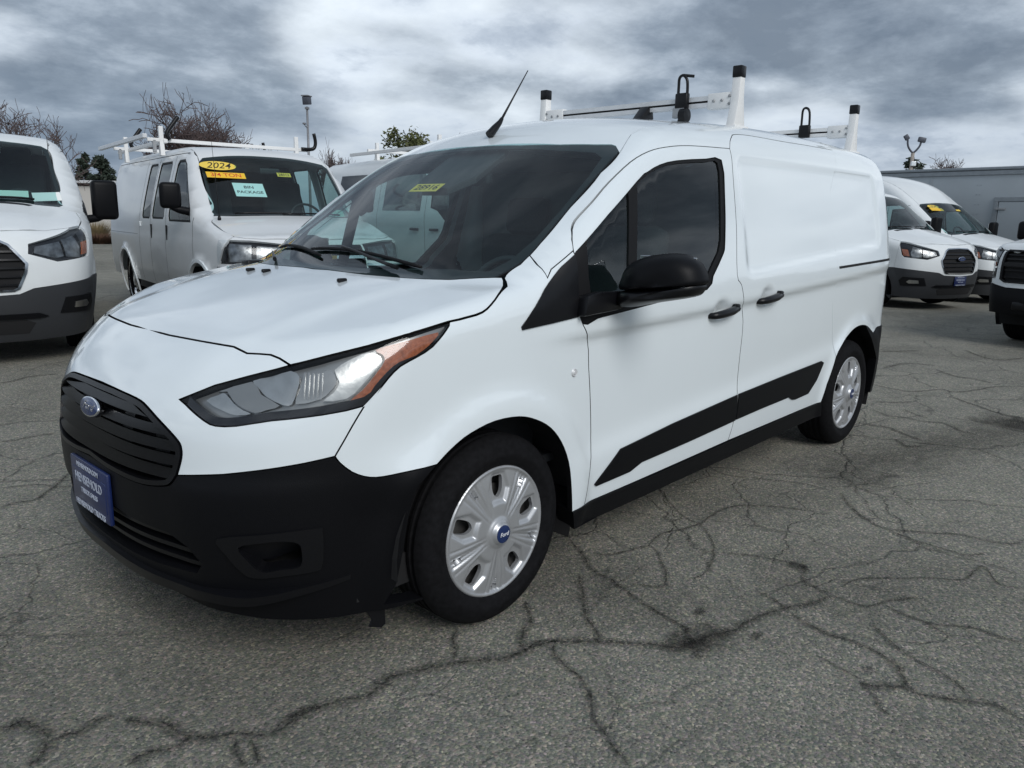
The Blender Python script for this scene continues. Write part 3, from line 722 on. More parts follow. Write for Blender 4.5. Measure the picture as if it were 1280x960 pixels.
    lip = mir([[0, .292], [.30, .284], [.45, .284], [.60, .296], [.74, .312], [.82, .322], [.82, .308], [.74, .292], [.60, .268], [.45, .250], [.30, .248], [.0, .252]])
    panel(H, 'chin_spoiler', lip, 'C', BLACKS, van, .02, off=.016, depth=.05, gap=0, bump=lambda V: .020*np.exp(-((np.abs(V[:, 0])-.58)/.09)**2)-.012*np.clip((np.abs(V[:, 0])-.66)/.16, 0, 1))
    for s in (1, -1):
        MB().prism([(0, .085), (.062, .085), (.064, .02), (.05, .012), (.012, .026), (.022, .045)], lambda a, b, d, s=s: (.465-a, s*(.785+a*.2+d), .095+b), 0, .006).build('air_deflector', BLACKS, van)
    # --- grille
    half = np.concatenate([[[0., .8045]], crom(g_top, 3), crom(g_bot, 3)[1:], [[0., .579]]])
    half = half[(half[:, 0] > .02) | (np.arange(len(half)) == 0) | (np.arange(len(half)) == len(half)-1)]
    gl = mir(half); gi = inset(gl, .020)
    panel(H, 'grille_frame', [gl, gi], 'C', BLACKS, van, .02, off=.004, depth=.05, gap=.003)
    panel(H, 'grille_mesh', gl, 'C', DARKIN, van, .04, off=-.055, depth=0, gap=-.01)
    gmx = gi.copy()
    def halfw(z):
        s = [gmx[i-1]+(gmx[i]-gmx[i-1])*(z-gmx[i-1, 1])/(gmx[i, 1]-gmx[i-1, 1]) for i in range(len(gmx)) if (gmx[i-1, 1]-z)*(gmx[i, 1]-z) < 0]
        return max(q[0] for q in s) if s else 0
    for k, z0 in enumerate((.612, .652, .692, .732, .770)):
        w0, w1 = halfw(z0-.0115), halfw(z0+.0115)
        pl = [[-w0, z0-.0115], [w0, z0-.0115], [w1, z0+.0115], [-w1, z0+.0115]]
        panel(H, 'grille_slat', pl, 'C', BLACKS, van, .025, off=-.012, depth=.035, gap=0, bump=lambda V, z0=z0: -.012*(V[:, 1]-z0)/.0115)
    for s in (.165, -.165, .33, -.33):
        w0 = .055
        panel(H, 'grille_block', [[s-w0*.5, .600], [s+w0*.5, .600], [s+w0*.5, .760], [s-w0*.5, .760]], 'C', BLACKP, van, .04, off=-.035, depth=.02, gap=0)
    # oval emblem
    e = H.lift(np.array([[0., .732]]), 'C')[0]; nrm = H.G(e[None])[0]
    M = frame(e+nrm*.006, (0, 1, 0), (0, 0, 1)); M = frame(e+nrm*.004, (0, 1, 0), Vector(nrm).cross(Vector((0, 1, 0))))
    def oval(a, b, h0, h1, bev):
        pf = [(math.cos(t)*a, math.sin(t)*b) for t in np.linspace(0, 2*math.pi, 48, endpoint=False)]
        return MB().prism(pf, lambda x, y, d: (x, y, d), h0, h1, bev)
    em = oval(.076, .031, -.012, .008, .004).build('oval_emblem', CHROME, van, .6); em.matrix_local = M
    ob = oval(.070, .0265, .004, .0095, .0015).build('emblem_field', BLUE, em, .6)
    text('emblem_script', 'Ford', .036, CHROME, em, Matrix.Translation((0, .001, .0098)), .0006, .28, sx=1.25)
    # --- headlamps
    hl = A('head_top_full').tolist()+crom(A('head_bot'), 2).tolist()
    hl = np.array(hl)
    for s in (1, -1):
        hp = empty('headlight'); hp.parent = van
        f = np.array([s, 1])
        panel(H, 'lens', hl*f, 'C', LENSG, hp, .02, off=.001, depth=0, gap=.003)
        panel(H, 'housing', hl*f, 'C', BEZELG, hp, .02, off=-.030, depth=0, gap=.001)
        rim = inset(hl, .0045)
        panel(H, 'border', [hl*f, rim*f], 'C', BEZEL, hp, .015, off=-.002, depth=.005, gap=.003)
        bt = crom(A('head_bot'), 2)
        up = bt+np.array([0, .024])*np.clip((1.02-bt[:, :1])/.12, .15, 1)
        panel(H, 'lower_bezel', np.concatenate([bt, up[::-1]])*f, 'C', BEZEL, hp, .02, off=-.007, depth=.02, gap=.0005)
        def bowl(nm, m, d, off, key, res=.012):
            q = crom(A(key), 2, True); c = q.mean(0); w = np.abs(q-c).max(0)
            panel(H, nm, q*f, 'C', m, hp, res, off=off, depth=.012, gap=.0012, bump=(lambda V: -d*np.clip(1-(((V-c*f)/w)**2).sum(1), 0, 1)) if d else None)
        bowl('park_reflector', REFL, .012, -.012, 'hl_park')
        bowl('grey_bezel', BEZELG, 0, -.010, 'hl_grey')
        bowl('beam_reflector', REFL, .014, -.010, 'hl_ref1')
        bowl('fluted_reflector', FROST, .006, -.009, 'hl_flute')
        bowl('beam_reflector', REFL, .010, -.010, 'hl_main')
        bowl('turn_signal', AMBER, 0, -.008, 'hl_amber')
        q = A('hl_flute'); c = q.mean(0)
        for k in range(9):
            t = (k-4)*.0105
            rp = [c+[t-.0022, -.035], c+[t+.0022, -.035], c+[t+.0022, .035], c+[t-.0022, .035]]
            rp = [p for p in rp]
            if inpoly(np.array([c+[t, -.03], c+[t, .02]]), q).all():
                panel(H, 'flute', np.array(rp)*f, 'C', FROST, hp, .03, off=-.008, depth=.006, gap=0)
    # --- sills, trims, sail triangles, rear bumper
    st_, sb = A('sill_top'), A('sill_bot')
    panel(H, 'sill', np.concatenate([st_, [[sb[-1, 0], .255]], [[sb[0, 0]-.01, .215]]]), 'L', BLACKP, van, .04, off=.006, depth=.08, gap=0, mirror=True)
    for k in ('trim1', 'trim2'):
        q = A(k)
        for o in panel(H, 'door_cladding', q, 'L', BLACKP, van, .03, off=.006, depth=.012, gap=.001, mirror=True): pass
    panel(H, 'mirror_sail', A('sail'), 'L', BLACKS, van, .03, off=.005, depth=.012, gap=.001, mirror=True)
    rb_ = np.concatenate([crom(ra, 3)[-5:], [[-3.33, .69], [-3.40, .70]], [rearL[-1]], [[rearL[-1, 0]+.01, .30], [-3.50, .27], [-3.42, .27], [-3.40, .50]]])
    panel(H, 'rear_bumper_side', rb_, 'L', BLACKP, van, .04, off=.004, depth=.05, gap=.001, mirror=True)
    panel(H, 'rear_bumper', [[-.77, .30], [.77, .30], [.77, .70], [-.77, .70]], 'B', BLACKP, van, .06, off=.012, depth=.05, gap=0)
    tk = A('track')
    tk[:, 0] = np.where(tk[:, 0] < -3.0, rearL[-1, 0]+.16, tk[:, 0])
    panel(H, 'door_track', tk, 'L', DARKIN, van, .04, off=.0015, depth=.006, gap=0, mirror=True)
    # track cover seam, seen as a fine line above the track
    # side repeater blank
    bd = H.lift(np.array([[-.349, .810]]), 'L')[0]
    for s in (1, -1):
        MB().lathe([(.0005, .006), (.007, .0055), (.009, .003), (.0125, .0045), (.0155, .001), (.016, -.004)], (bd[0], 0, bd[2]), 'y', 24).build('fender_plug', ALU, van, .5).matrix_local = Matrix.Translation((0, bd[1]*s, 0)) @ Matrix.Diagonal((1, s, 1, 1))
    # --- door handles
    for (hx_, hz, par) in ((-1.345, .948, 0), (-1.775, .982, 1)):
        c = H.lift(np.array([[hx_+.12, hz]]), 'L')[0]
        for s in (1, -1):
            b = MB()
            y = .926
            pts = [(hx_+.10, y-.018, hz-.010), (hx_+.088, y+.006, hz-.009), (hx_+.04, y+.019, hz-.004), (hx_-.04, y+.020, hz+.003), (hx_-.075, y+.014, hz+.007), (hx_-.098, y+.012, hz+.011), (hx_-.104, y-.018, hz+.012)]
            for q0, q1 in zip(pts[:-1], pts[1:]): pass
            b.tube(crom(np.array(pts), 4), [.012+.006*math.sin(math.pi*min(1, i/24)) for i in range(25)], 10)
            b.box((hx_-.088, y+.012, hz+.014), (.03, .03, .034), bevel=.007)
            o = b.build('door_handle', BLACKS, van, .8)
            if s < 0: o.matrix_local = Matrix.Diagonal((1, -1, 1, 1))
    # --- door mirrors
    cap = crom(np.array([(.942, 1.088), (.944, 1.135), (.968, 1.178), (1.024, 1.207), (1.098, 1.221), (1.166, 1.217), (1.216, 1.190), (1.238, 1.148), (1.234, 1.124), (1.18, 1.113), (1.08, 1.100)]), 4, True)
    low = crom(np.array([(.945, 1.085), (1.08, 1.099), (1.18, 1.112), (1.231, 1.122), (1.226, 1.098), (1.195, 1.079), (1.071, 1.051), (.945, 1.026)]), 3, True)
    def loft(poly, layers, y0, z0):
        V, Fc = [], []; n = len(poly)
        for dx, sc, sh in layers:
            for q in poly: V.append((-.585+dx-.10*max(0, q[0]-1.0), y0+(q[0]-y0)*sc+sh, z0+(q[1]-z0)*sc))
        for i in range(len(layers)-1):
            for k in range(n): Fc.append((i*n+k, i*n+(k+1) % n, (i+1)*n+(k+1) % n, (i+1)*n+k))
        Fc += [tuple(range(n))[::-1], tuple((len(layers)-1)*n+k for k in range(n))]
        return V, Fc
    for s in (1, -1):
        mr = empty('door_mirror'); mr.parent = van
        for nm, poly, y0, z0, m in (('mirror_cap', cap, 1.08, 1.115, BLACKP), ('mirror_base', low, 1.05, 1.075, BLACKS)):
            V, Fc = loft(poly, [(-.030, .97, 0), (-.022, 1., 0), (.02, .985, 0), (.05, .93, 0), (.072, .83, 0), (.088, .68, 0), (.097, .48, 0), (.101, .25, 0)], y0, z0)
            b = MB(); me_ = bpy.data.meshes.new('t'); me_.from_pydata([(v[0], v[1]*s, v[2]) for v in V], [], [q[::s] for q in Fc]); b.bm.from_mesh(me_); bpy.data.meshes.remove(me_)
            bmesh.ops.recalc_face_normals(b.bm, faces=b.bm.faces[:]); b.build(nm, m, mr, .9)
        b = MB()
        pf = [(-.33, 1.005), (-.345, 1.075), (-.42, 1.085), (-.50, 1.082), (-.56, 1.080), (-.62, 1.075), (-.60, 1.030), (-.52, 1.014), (-.43, 1.010)]
        b.prism(pf, lambda a, z, d, s=s: (a, s*(.905+d), z+d*.10), 0, .055, .010)
        b.build('mirror_foot', BLACKS, mr, .6)
        b = MB(); b.box((-.617, s*1.085, 1.150), (.006, .225, .12), bevel=.002)
        b.build('mirror_glass', CHROME, mr)
    # --- wipers and washer jets
    def wiper(p0, p1, p2, nm='wiper'):
        w = empty(nm); w.parent = van
        def on(x, y, d): 
            q = H.lift(np.array([[x, y]]), 'T')[0]; return q+H.G(q[None])[0]*d
        a = [on(p0[0]+(p1[0]-p0[0])*t, p0[1]+(p1[1]-p0[1])*t, .018) for t in np.linspace(0, 1, 7)]
        MB().tube(a, [.008, .007, .0065, .006, .005, .005, .004], 8).build('wiper_arm', BLACKS, w)
        bl = [on(p2[0]+(p2[2]-p2[0])*t, p2[1]+(p2[3]-p2[1])*t, .010) for t in np.linspace(0, 1, 11)]
        MB().tube(bl, [.005]+[.007]*9+[.005], 6).build('wiper_blade', RUBBER, w)
    wiper((.015, .40), (-.055, -.02), (-.035, .47, -.052, -.235))
    wiper((.055, -.34), (-.09, -.60), (-.005, -.10, -.16, -.66))
    for y in (.31, -.31, -.19):
        q = H.lift(np.array([[.185, y]]), 'T')[0]
        MB().box((q[0], q[1], q[2]+.005), (.036, .016, .014), bevel=.005).build('washer_jet', BLACKS, van, .9)
    q = H.lift(np.array([[-.02, -.66]]), 'T')[0]
    MB().box((q[0], q[1], q[2]+.002), (.09, .06, .022), bevel=.008).build('cowl_corner', BLACKS, van, .9)
    # --- aerials
    q = H.lift(np.array([[-.86, .0]]), 'T')[0]
    an = empty('roof_aerial'); an.parent = van
    MB().tube([q+[.035, 0, -.004], q+[.0, 0, .028], q+[-.03, 0, .055], q+[-.045, 0, .075]], [.020, .017, .012, .008], 10).build('aerial_base', BLACKS, an, .8)
    MB().tube([q+[-.04, 0, .068], q+[-.10, 0, .15], q+[-.21, 0, .30]], [.006, .0042, .0022], 8).build('aerial_mast', BLACKINK, an)
    q = H.lift(np.array([[-1.86, .10]]), 'T')[0]
    MB().prism([(.14, -.02), (.05, .022), (-.02, .088), (-.055, .090), (-.08, -.02)], lambda a, b_, d: (q[0]+a, q[1]+d, q[2]+b_), -.028, .028, .006).build('shark_fin_aerial', BLACKS, van, .5)
    # --- wheels, liners, flaps
    for x in (0, -3.063):
        for s in (1, -1):
            we, h, r0 = make_wheel(van, (x, s*.782, .320), s)
            hubcap(we, h, r0)
            V = []; Fc = []; n = 22; Rr = .41
            for k in range(n+1):
                t = math.radians(-6)+math.radians(206)*k/n
                for y in (.50, .875): V.append((x+Rr*math.cos(t), s*y, .322+Rr*math.sin(t)))
            Fc = [(2*k, 2*k+1, 2*k+3, 2*k+2) for k in range(n)]
            V += [(x+Rr*math.cos(math.radians(-6)+math.radians(206)*k/n), s*.50, .322+Rr*math.sin(math.radians(-6)+math.radians(206)*k/n)) for k in range(n+1)]
            Fc += [tuple(2*(n+1)+k for k in range(n+1))]
            mesh('wheel_arch_liner', V, Fc, DARKIN, van, False)
    for s in (1, -1):
        MB().box((-.405, s*.82, .305), (.018, .13, .12), bevel=.004).build('mud_flap', BLACKP, van)
    MB().box((-1.5, 0, .27), (4.0, 1.60, .10)).build('underbody', DARKIN, van)
    MB().box((.55, 0, .35), (.30, 1.2, .24)).build('engine_undertray', DARKIN, van)
    MB().tube([(-1.0, -.3, .2), (-3.2, -.35, .22), (-3.7, -.4, .24)], .035, 8).build('exhaust', DISC, van)
    # --- interior
    MB().box((-1.58, 0, .95), (.04, 1.58, 1.25), bevel=.01).build('bulkhead', mat('bulkhead_grey', (.10, .10, .105), .7), van)
    d_ = MB(); d_.prism([(.30, .40), (.14, 1.06), (.0, 1.075), (-.20, 1.07), (-.36, 1.02), (-.42, .94), (-.40, .80), (-.28, .70), (-.28, .40)], lambda a, b_, d: (a-.06, d, b_), -.74, .74, .02)
    d_.build('dashboard', DASH, van, .6)
    MB().box((-.31, .36, 1.055), (.14, .30, .05), bevel=.02).build('instrument_hood', DASH, van, .6)
    stw = MB(); c0 = Vector((-.52, .36, 1.0)); ax1 = Vector((0, 1, 0)); ax2 = Vector((-.42, 0, .9)).normalized()
    ring = [c0+(ax1*math.cos(t)+ax2*math.sin(t))*.185 for t in np.linspace(0, 2*math.pi, 33)]
    stw.tube(ring, .015, 8, False); stw.tube([c0, (-.30, .36, .93)], .03, 8)
    for t in (.0, math.pi, -math.pi/2): stw.tube([c0, c0+(ax1*math.cos(t)+ax2*math.sin(t))*.18], .016, 6)
    stw.build('steering_wheel', DASH, van, .8)
    for s in (1, -1):
        st = empty('front_seat'); st.parent = van
        if s < 0: st.location = (-.13, 0, -.06)
        MB().box((-.98, s*.38, .62), (.52, .50, .16), bevel=.05).build('seat_cushion', SEAT, st, .8)
        MB().box((-1.27, s*.38, .98), (.13, .48, .66), Matrix.Rotation(math.radians(-14), 3, 'Y'), .05).build('seat_back', SEAT, st, .8)
        MB().box((-1.38, s*.38, 1.40), (.09, .27, .20), Matrix.Rotation(math.radians(-8), 3, 'Y'), .04).build('headrest', SEAT, st, .8)
    mirror_z = H.lift(np.array([[-.60, 0.]]), 'T')[0]
    MB().box((-.69, 0.02, 1.50), (.05, .25, .075), bevel=.02).build('rear_view_mirror', DASH, van, .8)
    MB().prism([(-.58, .17), (-.76, .17), (-.86, .10), (-.86, -.10), (-.76, -.17), (-.58, -.17), (-.50, -.08), (-.50, .08)], lambda a, b_, d: (a, b_, 1.455+(-.55-a)*.62+d), -.01, .02, .004).build('sensor_shroud', DASH, van)
    # headliner and door cards follow the shell from inside
    rp = mirT(np.array([[-.95, 0], [-.95, .60], [-1.56, .62], [-1.56, 0]]))
    panel(H, 'headliner', rp, 'T', LINER, van, .1, off=-.05, depth=0, gap=0)
    fdi = inset(fd, .03)
    panel(H, 'door_card', [fdi, inset(win, -.012)], 'L', DASH, van, .06, off=-.055, depth=0, gap=0, mirror=True)
    MB().box((-.75, 0, .48), (1.7, 1.6, .03)).build('cab_floor', DASH, van)
    # --- ladder rack
    rk = empty('ladder_rack'); rk.parent = van
    for xr, zt_, lp in ((-1.908, 2.052, .325), (-3.417, 2.040, .32)):
        zr_ = H.lift(np.array([[xr, .62]]), 'T')[0][2]
        for s in (1, -1):
            b = MB()
            b.prism([(-.055, zr_-.012), (.060, zr_-.012), (.030, zr_+.11), (.022, zt_-.04), (-.022, zt_-.04), (-.026, zr_+.13)], lambda a, z, d, s=s: (xr+a, s*(.615+d), z), -.022, .022, .004)
            b.box((xr, s*.615, zr_-.004), (.14, .07, .014), bevel=.004)
            po = b.build('rack_post', RACKW, rk, .5)
            MB().box((xr, s*.615, zt_-.015), (.050, .050, .055), bevel=.006).build('post_cap', BLACKS, rk, .6)
            b = MB(); b.box((xr, s*.54, zr_+.125), (.046, .15, .075), bevel=.005)
            b.build('rack_bracket', RACKW, rk, .6)
            for dy, dz in ((.50, .0), (.545, .0), (.585, .018), (.585, -.018)): MB().lathe([(0.0001, .0), (.007, .0), (.007, .004), (.0001, .005)], (xr+.023, s*dy, zr_+.125+dz), 'x', 10).build('bolt', GALV, rk)
        zb = zr_+.127
        b = MB(); b.prism([(-.020, -.026), (.020, -.026), (.020, -.006), (.012, -.006), (.012, .004), (.020, .004), (.020, .026), (-.020, .026)], lambda a, z, d: (xr+a, d, zb+z), -.50, .50)
        b.build('crossbar', ALU if xr > -2.5 else RACKW, rk)
        b = MB(); b.box((xr+.0165, 0, zb-.001), (.003, .98, .0095)); b.build('crossbar_slot', RUBBER, rk)
        # ladder clamp hook
        cl = MB(); y0 = lp
        ht = zb+(.135 if xr > -2.5 else .155)
        cl.tube(crom(np.array([(xr+.03, y0+.028, zb+.0), (xr+.03, y0+.027, zb+.08), (xr+.03, y0+.020, ht-.02), (xr+.03, y0-.001, ht), (xr+.03, y0-.022, ht-.012), (xr+.03, y0-.024, zb+.08), (xr+.03, y0-.024, zb)]), 4), .0075, 8)
        if xr > -2.5: cl.tube([(xr+.03, y0-.0, ht), (xr-.0, y0+.045, ht-.005)], .0075, 8)
        cl.box((xr+.028, y0, zb+.01), (.035, .07, .08), bevel=.008)
        cl.build('ladder_clamp', BLACKS, rk, .8)
        if xr > -2.5:
            MB().lathe([(.001, -.02), (.034, -.018), (.034, .018), (.001, .02)], (xr+.05, y0+.03, zb-.062), 'y', 20).build('clamp_roller', BLACKS, rk, .6)
            MB().box((xr+.03, y0-.01, zb-.045), (.03, .07, .05), bevel=.004).build('clamp_plate', GALV, rk)
    # --- windscreen sticker, plate
    return van
def add_front_plate(van):
    plate(van, (.928, 0, .472), (0, 1, 0), (0, 0, 1), .312, .165, [('HENSEHOLD.COM', .022, .064, 1.0), ('HENSEHOLD', .042, .020, .95), ('TRUCK SALES', .022, -.018, 1.05), ('HENSEHOLD TRUCKS', .027, -.068, .95)])

# ------------------------------------------------------------------ the other vehicles of the lot
class TransitHull(Hull):
    """large delivery van, low or raised roof"""
    XC, YO, ZO = 0., 2.0, 3.6
    def __init__(s, high):
        if high:
            s.Wz = Sp([.1, .3, .5, .75, 1.0, 1.3, 1.45, 1.7, 1.95, 2.2, 2.5, 2.7, 2.9], [.90, .95, .985, 1.01, 1.02, 1.01, .985, .935, .885, .845, .79, .735, .66])
            s.Zc = Sp([1.1, 1.0, .92, .80, .60, .30, .06, -.04, -.2, -.5, -.8, -1.0, -1.3, -1.7, -2.3, -3.5, -5.2], [.85, 1.0, 1.10, 1.165, 1.235, 1.315, 1.38, 1.42, 1.54, 1.765, 1.985, 2.13, 2.33, 2.50, 2.61, 2.65, 2.63])
        else:
            s.Wz = Sp([.1, .3, .5, .75, 1.0, 1.3, 1.45, 1.7, 1.9, 2.05, 2.3], [.90, .95, .985, 1.01, 1.02, 1.01, .985, .935, .885, .83, .70])
            s.Zc = Sp([1.1, 1.0, .92, .80, .60, .30, .06, -.04, -.2, -.5, -.8, -.95, -1.2, -2, -3.5, -5.2], [.85, 1.0, 1.10, 1.165, 1.235, 1.315, 1.38, 1.42, 1.54, 1.765, 1.985, 2.055, 2.10, 2.14, 2.14, 2.11])
        s.Tx = Sp([-5.2, -4.6, -3, -.3, .1, .35, .6, .85, 1.1], [.04, .01, 0, 0, .006, .025, .07, .15, .27])
        s.Xz = Sp([.1, .2, .35, .5, .7, .9, 1.05, 1.2, 1.3], [.88, .94, 1.0, 1.03, 1.04, 1.02, .985, .90, .82])
        s.axles = (0, -3.75); s.R = .36; s.rear = 4.95; s.high = high
    def F(s, P):
        x, y, z = P[:, 0], np.abs(P[:, 1]), P[:, 2]
        Y = s.Wz(z)-s.Tx(x)
        for xw in s.axles: Y = Y+.018*sig((.52-np.hypot(x-xw, z-s.R))/.02)
        Y = Y+.010*sig((z-1.17)/.02)*sig((-.5-x)/.1)-.008*sig(-rbox(x, z, -4.6, -1.62, 1.36, 1.90, .1)/.01)
        xs = x+.14*y*y
        Z = s.Zc(xs)-.03*(y/.7)**2+.02*sig((.55-y)/.03)*sig((x+.05)/.06)
        f = smax((z-Z)*.85, y-Y, .12)
        f = smax(f, (x-(s.Xz(z)-.15*(y/.7)**2.7))*.9, .10)
        return smax(f, -x-s.rear+.05*(y/.8)**4, .14)
class ExpressHull(Hull):
    """older full-size van with a short stepped nose"""
    XC, YO, ZO = 0., 2.0, 3.6
    def __init__(s):
        s.Wz = Sp([.1, .3, .5, .8, 1.05, 1.25, 1.4, 1.6, 1.8, 1.95, 2.2], [.90, .95, .985, 1.0, 1.0, .985, .955, .905, .85, .80, .68])
        s.Zc = Sp([1.0, .90, .84, .72, .4, .1, -.06, -.12, -.30, -.55, -.72, -.85, -1.1, -2, -3.5, -5], [.86, 1.0, 1.06, 1.105, 1.19, 1.265, 1.31, 1.35, 1.53, 1.79, 1.945, 2.01, 2.05, 2.07, 2.07, 2.05])
        s.Tx = Sp([-4.9, -4.3, -3, -.2, .2, .45, .7, .95], [.05, .015, 0, 0, .01, .03, .07, .16])
        s.Xz = Sp([.1, .25, .4, .55, .7, .9, 1.05, 1.2], [.80, .88, .93, .94, .93, .90, .85, .74])
        s.axles = (0, -3.43); s.R = .375; s.rear = 4.75
    def F(s, P):
        x, y, z = P[:, 0], np.abs(P[:, 1]), P[:, 2]
        Y = s.Wz(z)-s.Tx(x)
        for xw in s.axles:
            r = np.hypot(x-xw, z-s.R); Y = Y+.022*sig((.475-r)/.010)
        Y = Y+.008*sig((1.02-z)/.02)*sig((z-.52)/.02)
        Z = s.Zc(x+.12*y*y)-.02*(y/.7)**2
        f = smax((z-Z)*.85, y-Y, .10)
        f = smax(f, (x-(s.Xz(z)-.07*(y/.7)**3.2))*.9, .08)
        return smax(f, -x-s.rear+.04*(y/.8)**4, .14)
class PickupHull(Hull):
    """nose and cab of a full-size pickup"""
    XC, YO, ZO = 0., 2.0, 3.6
    def __init__(s):
        s.Wz = Sp([.1, .4, .6, .9, 1.15, 1.35, 1.6, 1.85, 2.1], [.94, .97, .99, 1.0, 1.0, .97, .88, .79, .66])
        s.Zc = Sp([1.05, .97, .90, .7, .3, -.1, -.35, -.45, -.7, -1.0, -1.2, -1.5, -2.2, -3, -3.3, -3.5, -5.8], [1.0, 1.13, 1.19, 1.235, 1.275, 1.30, 1.31, 1.34, 1.52, 1.75, 1.87, 1.94, 1.96, 1.92, 1.80, 1.45, 1.42])
        s.Tx = Sp([-5.5, -3, -.2, .3, .6, .85, 1.05], [.01, 0, 0, .004, .02, .06, .14])
        s.Xz = Sp([.1, .4, .55, .7, .9, 1.1, 1.25], [.95, 1.0, 1.02, 1.0, .985, .95, .88])
        s.axles = (0, -3.7); s.R = .40; s.rear = 5.0
    def F(s, P):
        x, y, z = P[:, 0], np.abs(P[:, 1]), P[:, 2]
        Y = s.Wz(z)-s.Tx(x)
        for xw in s.axles: Y = Y+.03*sig((.54-np.hypot(x-xw, z-s.R))/.015)
        Z = s.Zc(x+.08*y*y)-.02*(y/.7)**2+.025*sig((.6-y)/.03)*sig((x+.3)/.05)
        f = smax((z-Z)*.85, y-Y, .08)
        f = smax(f, (x-(s.Xz(z)-.07*(y/.8)**3))*.9, .07)
        return smax(f, -x-s.rear, .08)
def arc(xc, zc, r, a0, a1, n=14):
    return [[xc+r*math.cos(math.radians(a0+(a1-a0)*k/n)), zc+r*math.sin(math.radians(a0+(a1-a0)*k/n))] for k in range(n+1)]
def shared(H, van, sp):
    """the shell panels every vehicle has: hood, windscreen, roof, sides, fascia, bumper"""
    paint = sp['paint']
    ws_b, ws_s, ws_t = np.array(sp['ws_base']), np.array(sp['ws_side']), np.array(sp['ws_top'])   # plan curves, centre outward / up / inward
    wsl = mirT(np.concatenate([ws_b, ws_s[1:-1], ws_t]))
    ctr = wsl.mean(0)
    hole = inset(wsl, .035)
    panel(H, 'windscreen_band', [wsl, hole], 'T', BLACKINK, van, .08, off=-.003, depth=.004, gap=.0)
    panel(H, 'windscreen', wsl, 'T', sp.get('glass', WINDG), van, .08, off=.001, depth=0, gap=.001)
    yj = sp['yj']; xe = sp['xe']
    jx = np.linspace(ws_s[-1, 0]-.06, xe, 30)
    joint = np.concatenate([[ws_s[-1]], np.stack([jx, np.full(30, yj)], 1)])
    panel(H, 'roof', mirT(np.concatenate([ws_t[::-1], joint, [[xe, 0.]]])), 'T', paint, van, .10, gap=.0005)
    Lf = lambda c: H.lift(c, 'T')[:, [0, 2]]
    jL, wL = Lf(joint), Lf(ws_s)
    hood = np.array(sp['hood'])      # plan curve: centre front, round the side, to the windscreen corner
    panel(H, 'hood', mirT(np.concatenate([hood, ws_b[::-1][1:]])), 'T', paint, van, .07, gap=.004)
    hL = Lf(hood[sp['hood_side']:])
    s0 = sp['s0']
    zf = np.linspace(hL[0, 1], sp['zj'], 8)
    hC = H.toC(H.lift(hood, 'T')); k = sp['hood_side']
    fL = H.lift(np.stack([np.interp(zf, [sp['zj'], hL[0, 1]], [s0, hC[k, 0]]), zf], 1), 'C')
    zb = np.linspace(jL[-1, 1], sp['zsill'], 12)
    rb_ = H.lift(np.stack([np.interp(zb, [.4, jL[-1, 1]-.25, jL[-1, 1]], [sp['yr'], sp['yr']-.04, yj]), zb], 1), 'B'); rL = rb_[:, [0, 2]]; rL[0] = jL[-1]
    R, ax = sp['arch'], H.axles
    zs = sp['zsill']
    a0 = math.degrees(math.asin(np.clip((sp['zj']-H.R)/R, -1, 1)))
    down = math.degrees(math.asin(np.clip((zs-H.R)/R, -1, 1)))
    side = np.concatenate([hL, wL[1:], jL[1:], rL[1:], arc(ax[1], H.R, R, 180-down, down)[::-1][::-1], arc(ax[0], H.R, R, 180-down, a0), fL[::-1][:-1, [0, 2]]])
    loops = [side]
    for w in sp['windows']: loops.append(np.array(w, float))
    panel(H, 'body_side', loops, 'L', paint, van, .07, gap=.0012, mirror=True)
    for w in sp['windows']:
        w = np.array(w, float); wi = inset(w, .022)
        panel(H, 'window_seal', [w, wi], 'L', RUBBER, van, .08, off=-.003, depth=.01, gap=0, mirror=True)
        panel(H, 'side_glass', w, 'L', sp.get('sideglass', DOORG), van, .12, off=-.008, depth=0, gap=-.004, mirror=True)
    rr = np.stack([rb_[:, 1], rb_[:, 2]], 1); zt = H.lift(np.array([[xe, y] for y in np.linspace(0, yj, 7)]), 'T')
    panel(H, 'rear_doors', mir(np.concatenate([np.stack([zt[:, 1], zt[:, 2]], 1), rr[1:], [[0, zs]]])), 'B', paint, van, .12, gap=.001)
    top = hC[:k+1]; hl = np.array(sp['headlight']); gr = np.array(sp['grille'])     # (s,z) curves
    jn = np.array(sp['joint'])        # bumper joint from the centre outward to s0
    half = np.concatenate([top, [[s0, jn[-1, 1]]], jn[::-1]]) if sp.get('open_grille') is None else None
    fas = mir(half)
    holes = [hl, hl[::-1]*[-1, 1]] + ([mir(gr)] if gr[:, 1].min() > jn[0, 1]+.005 else [])
    panel(H, 'front_fascia', [fas]+holes, 'C', paint, van, .06, gap=.002)
    bb = np.array(sp['bumper_bottom'])
    al = H.toC(H.lift(np.array(arc(ax[0], H.R, R, max(a0, 2), -24, 6)), 'L'))
    bump = mir(np.concatenate([jn, [[al[0, 0], jn[-1, 1]]], al[1:], bb]))
    panel(H, 'front_bumper', bump, 'C', sp['bumper_mat'], van, .05, off=.008, depth=.06, gap=.002)
    for f in (1, -1):
        fm = np.array([f, 1.])
        hp = empty('headlight'); hp.parent = van
        panel(H, 'lens', hl*fm, 'C', LENSG, hp, .05, off=.001, depth=0, gap=.002)
        panel(H, 'housing', hl*fm, 'C', BEZEL, hp, .05, off=-.035, depth=0, gap=-.004)
        for nm, q, m, d in sp['lamps']:
            q = np.array(q, float); c = q.mean(0); w = np.abs(q-c).max(0)
            panel(H, nm, q*fm, 'C', m, hp, .03, off=-.014, depth=.012, gap=0, bump=(lambda V, c=c, w=w, d=d: -d*np.clip(1-(((V-c*fm)/w)**2).sum(1), 0, 1)) if d else None)
    gi = inset(mir(gr), .018)
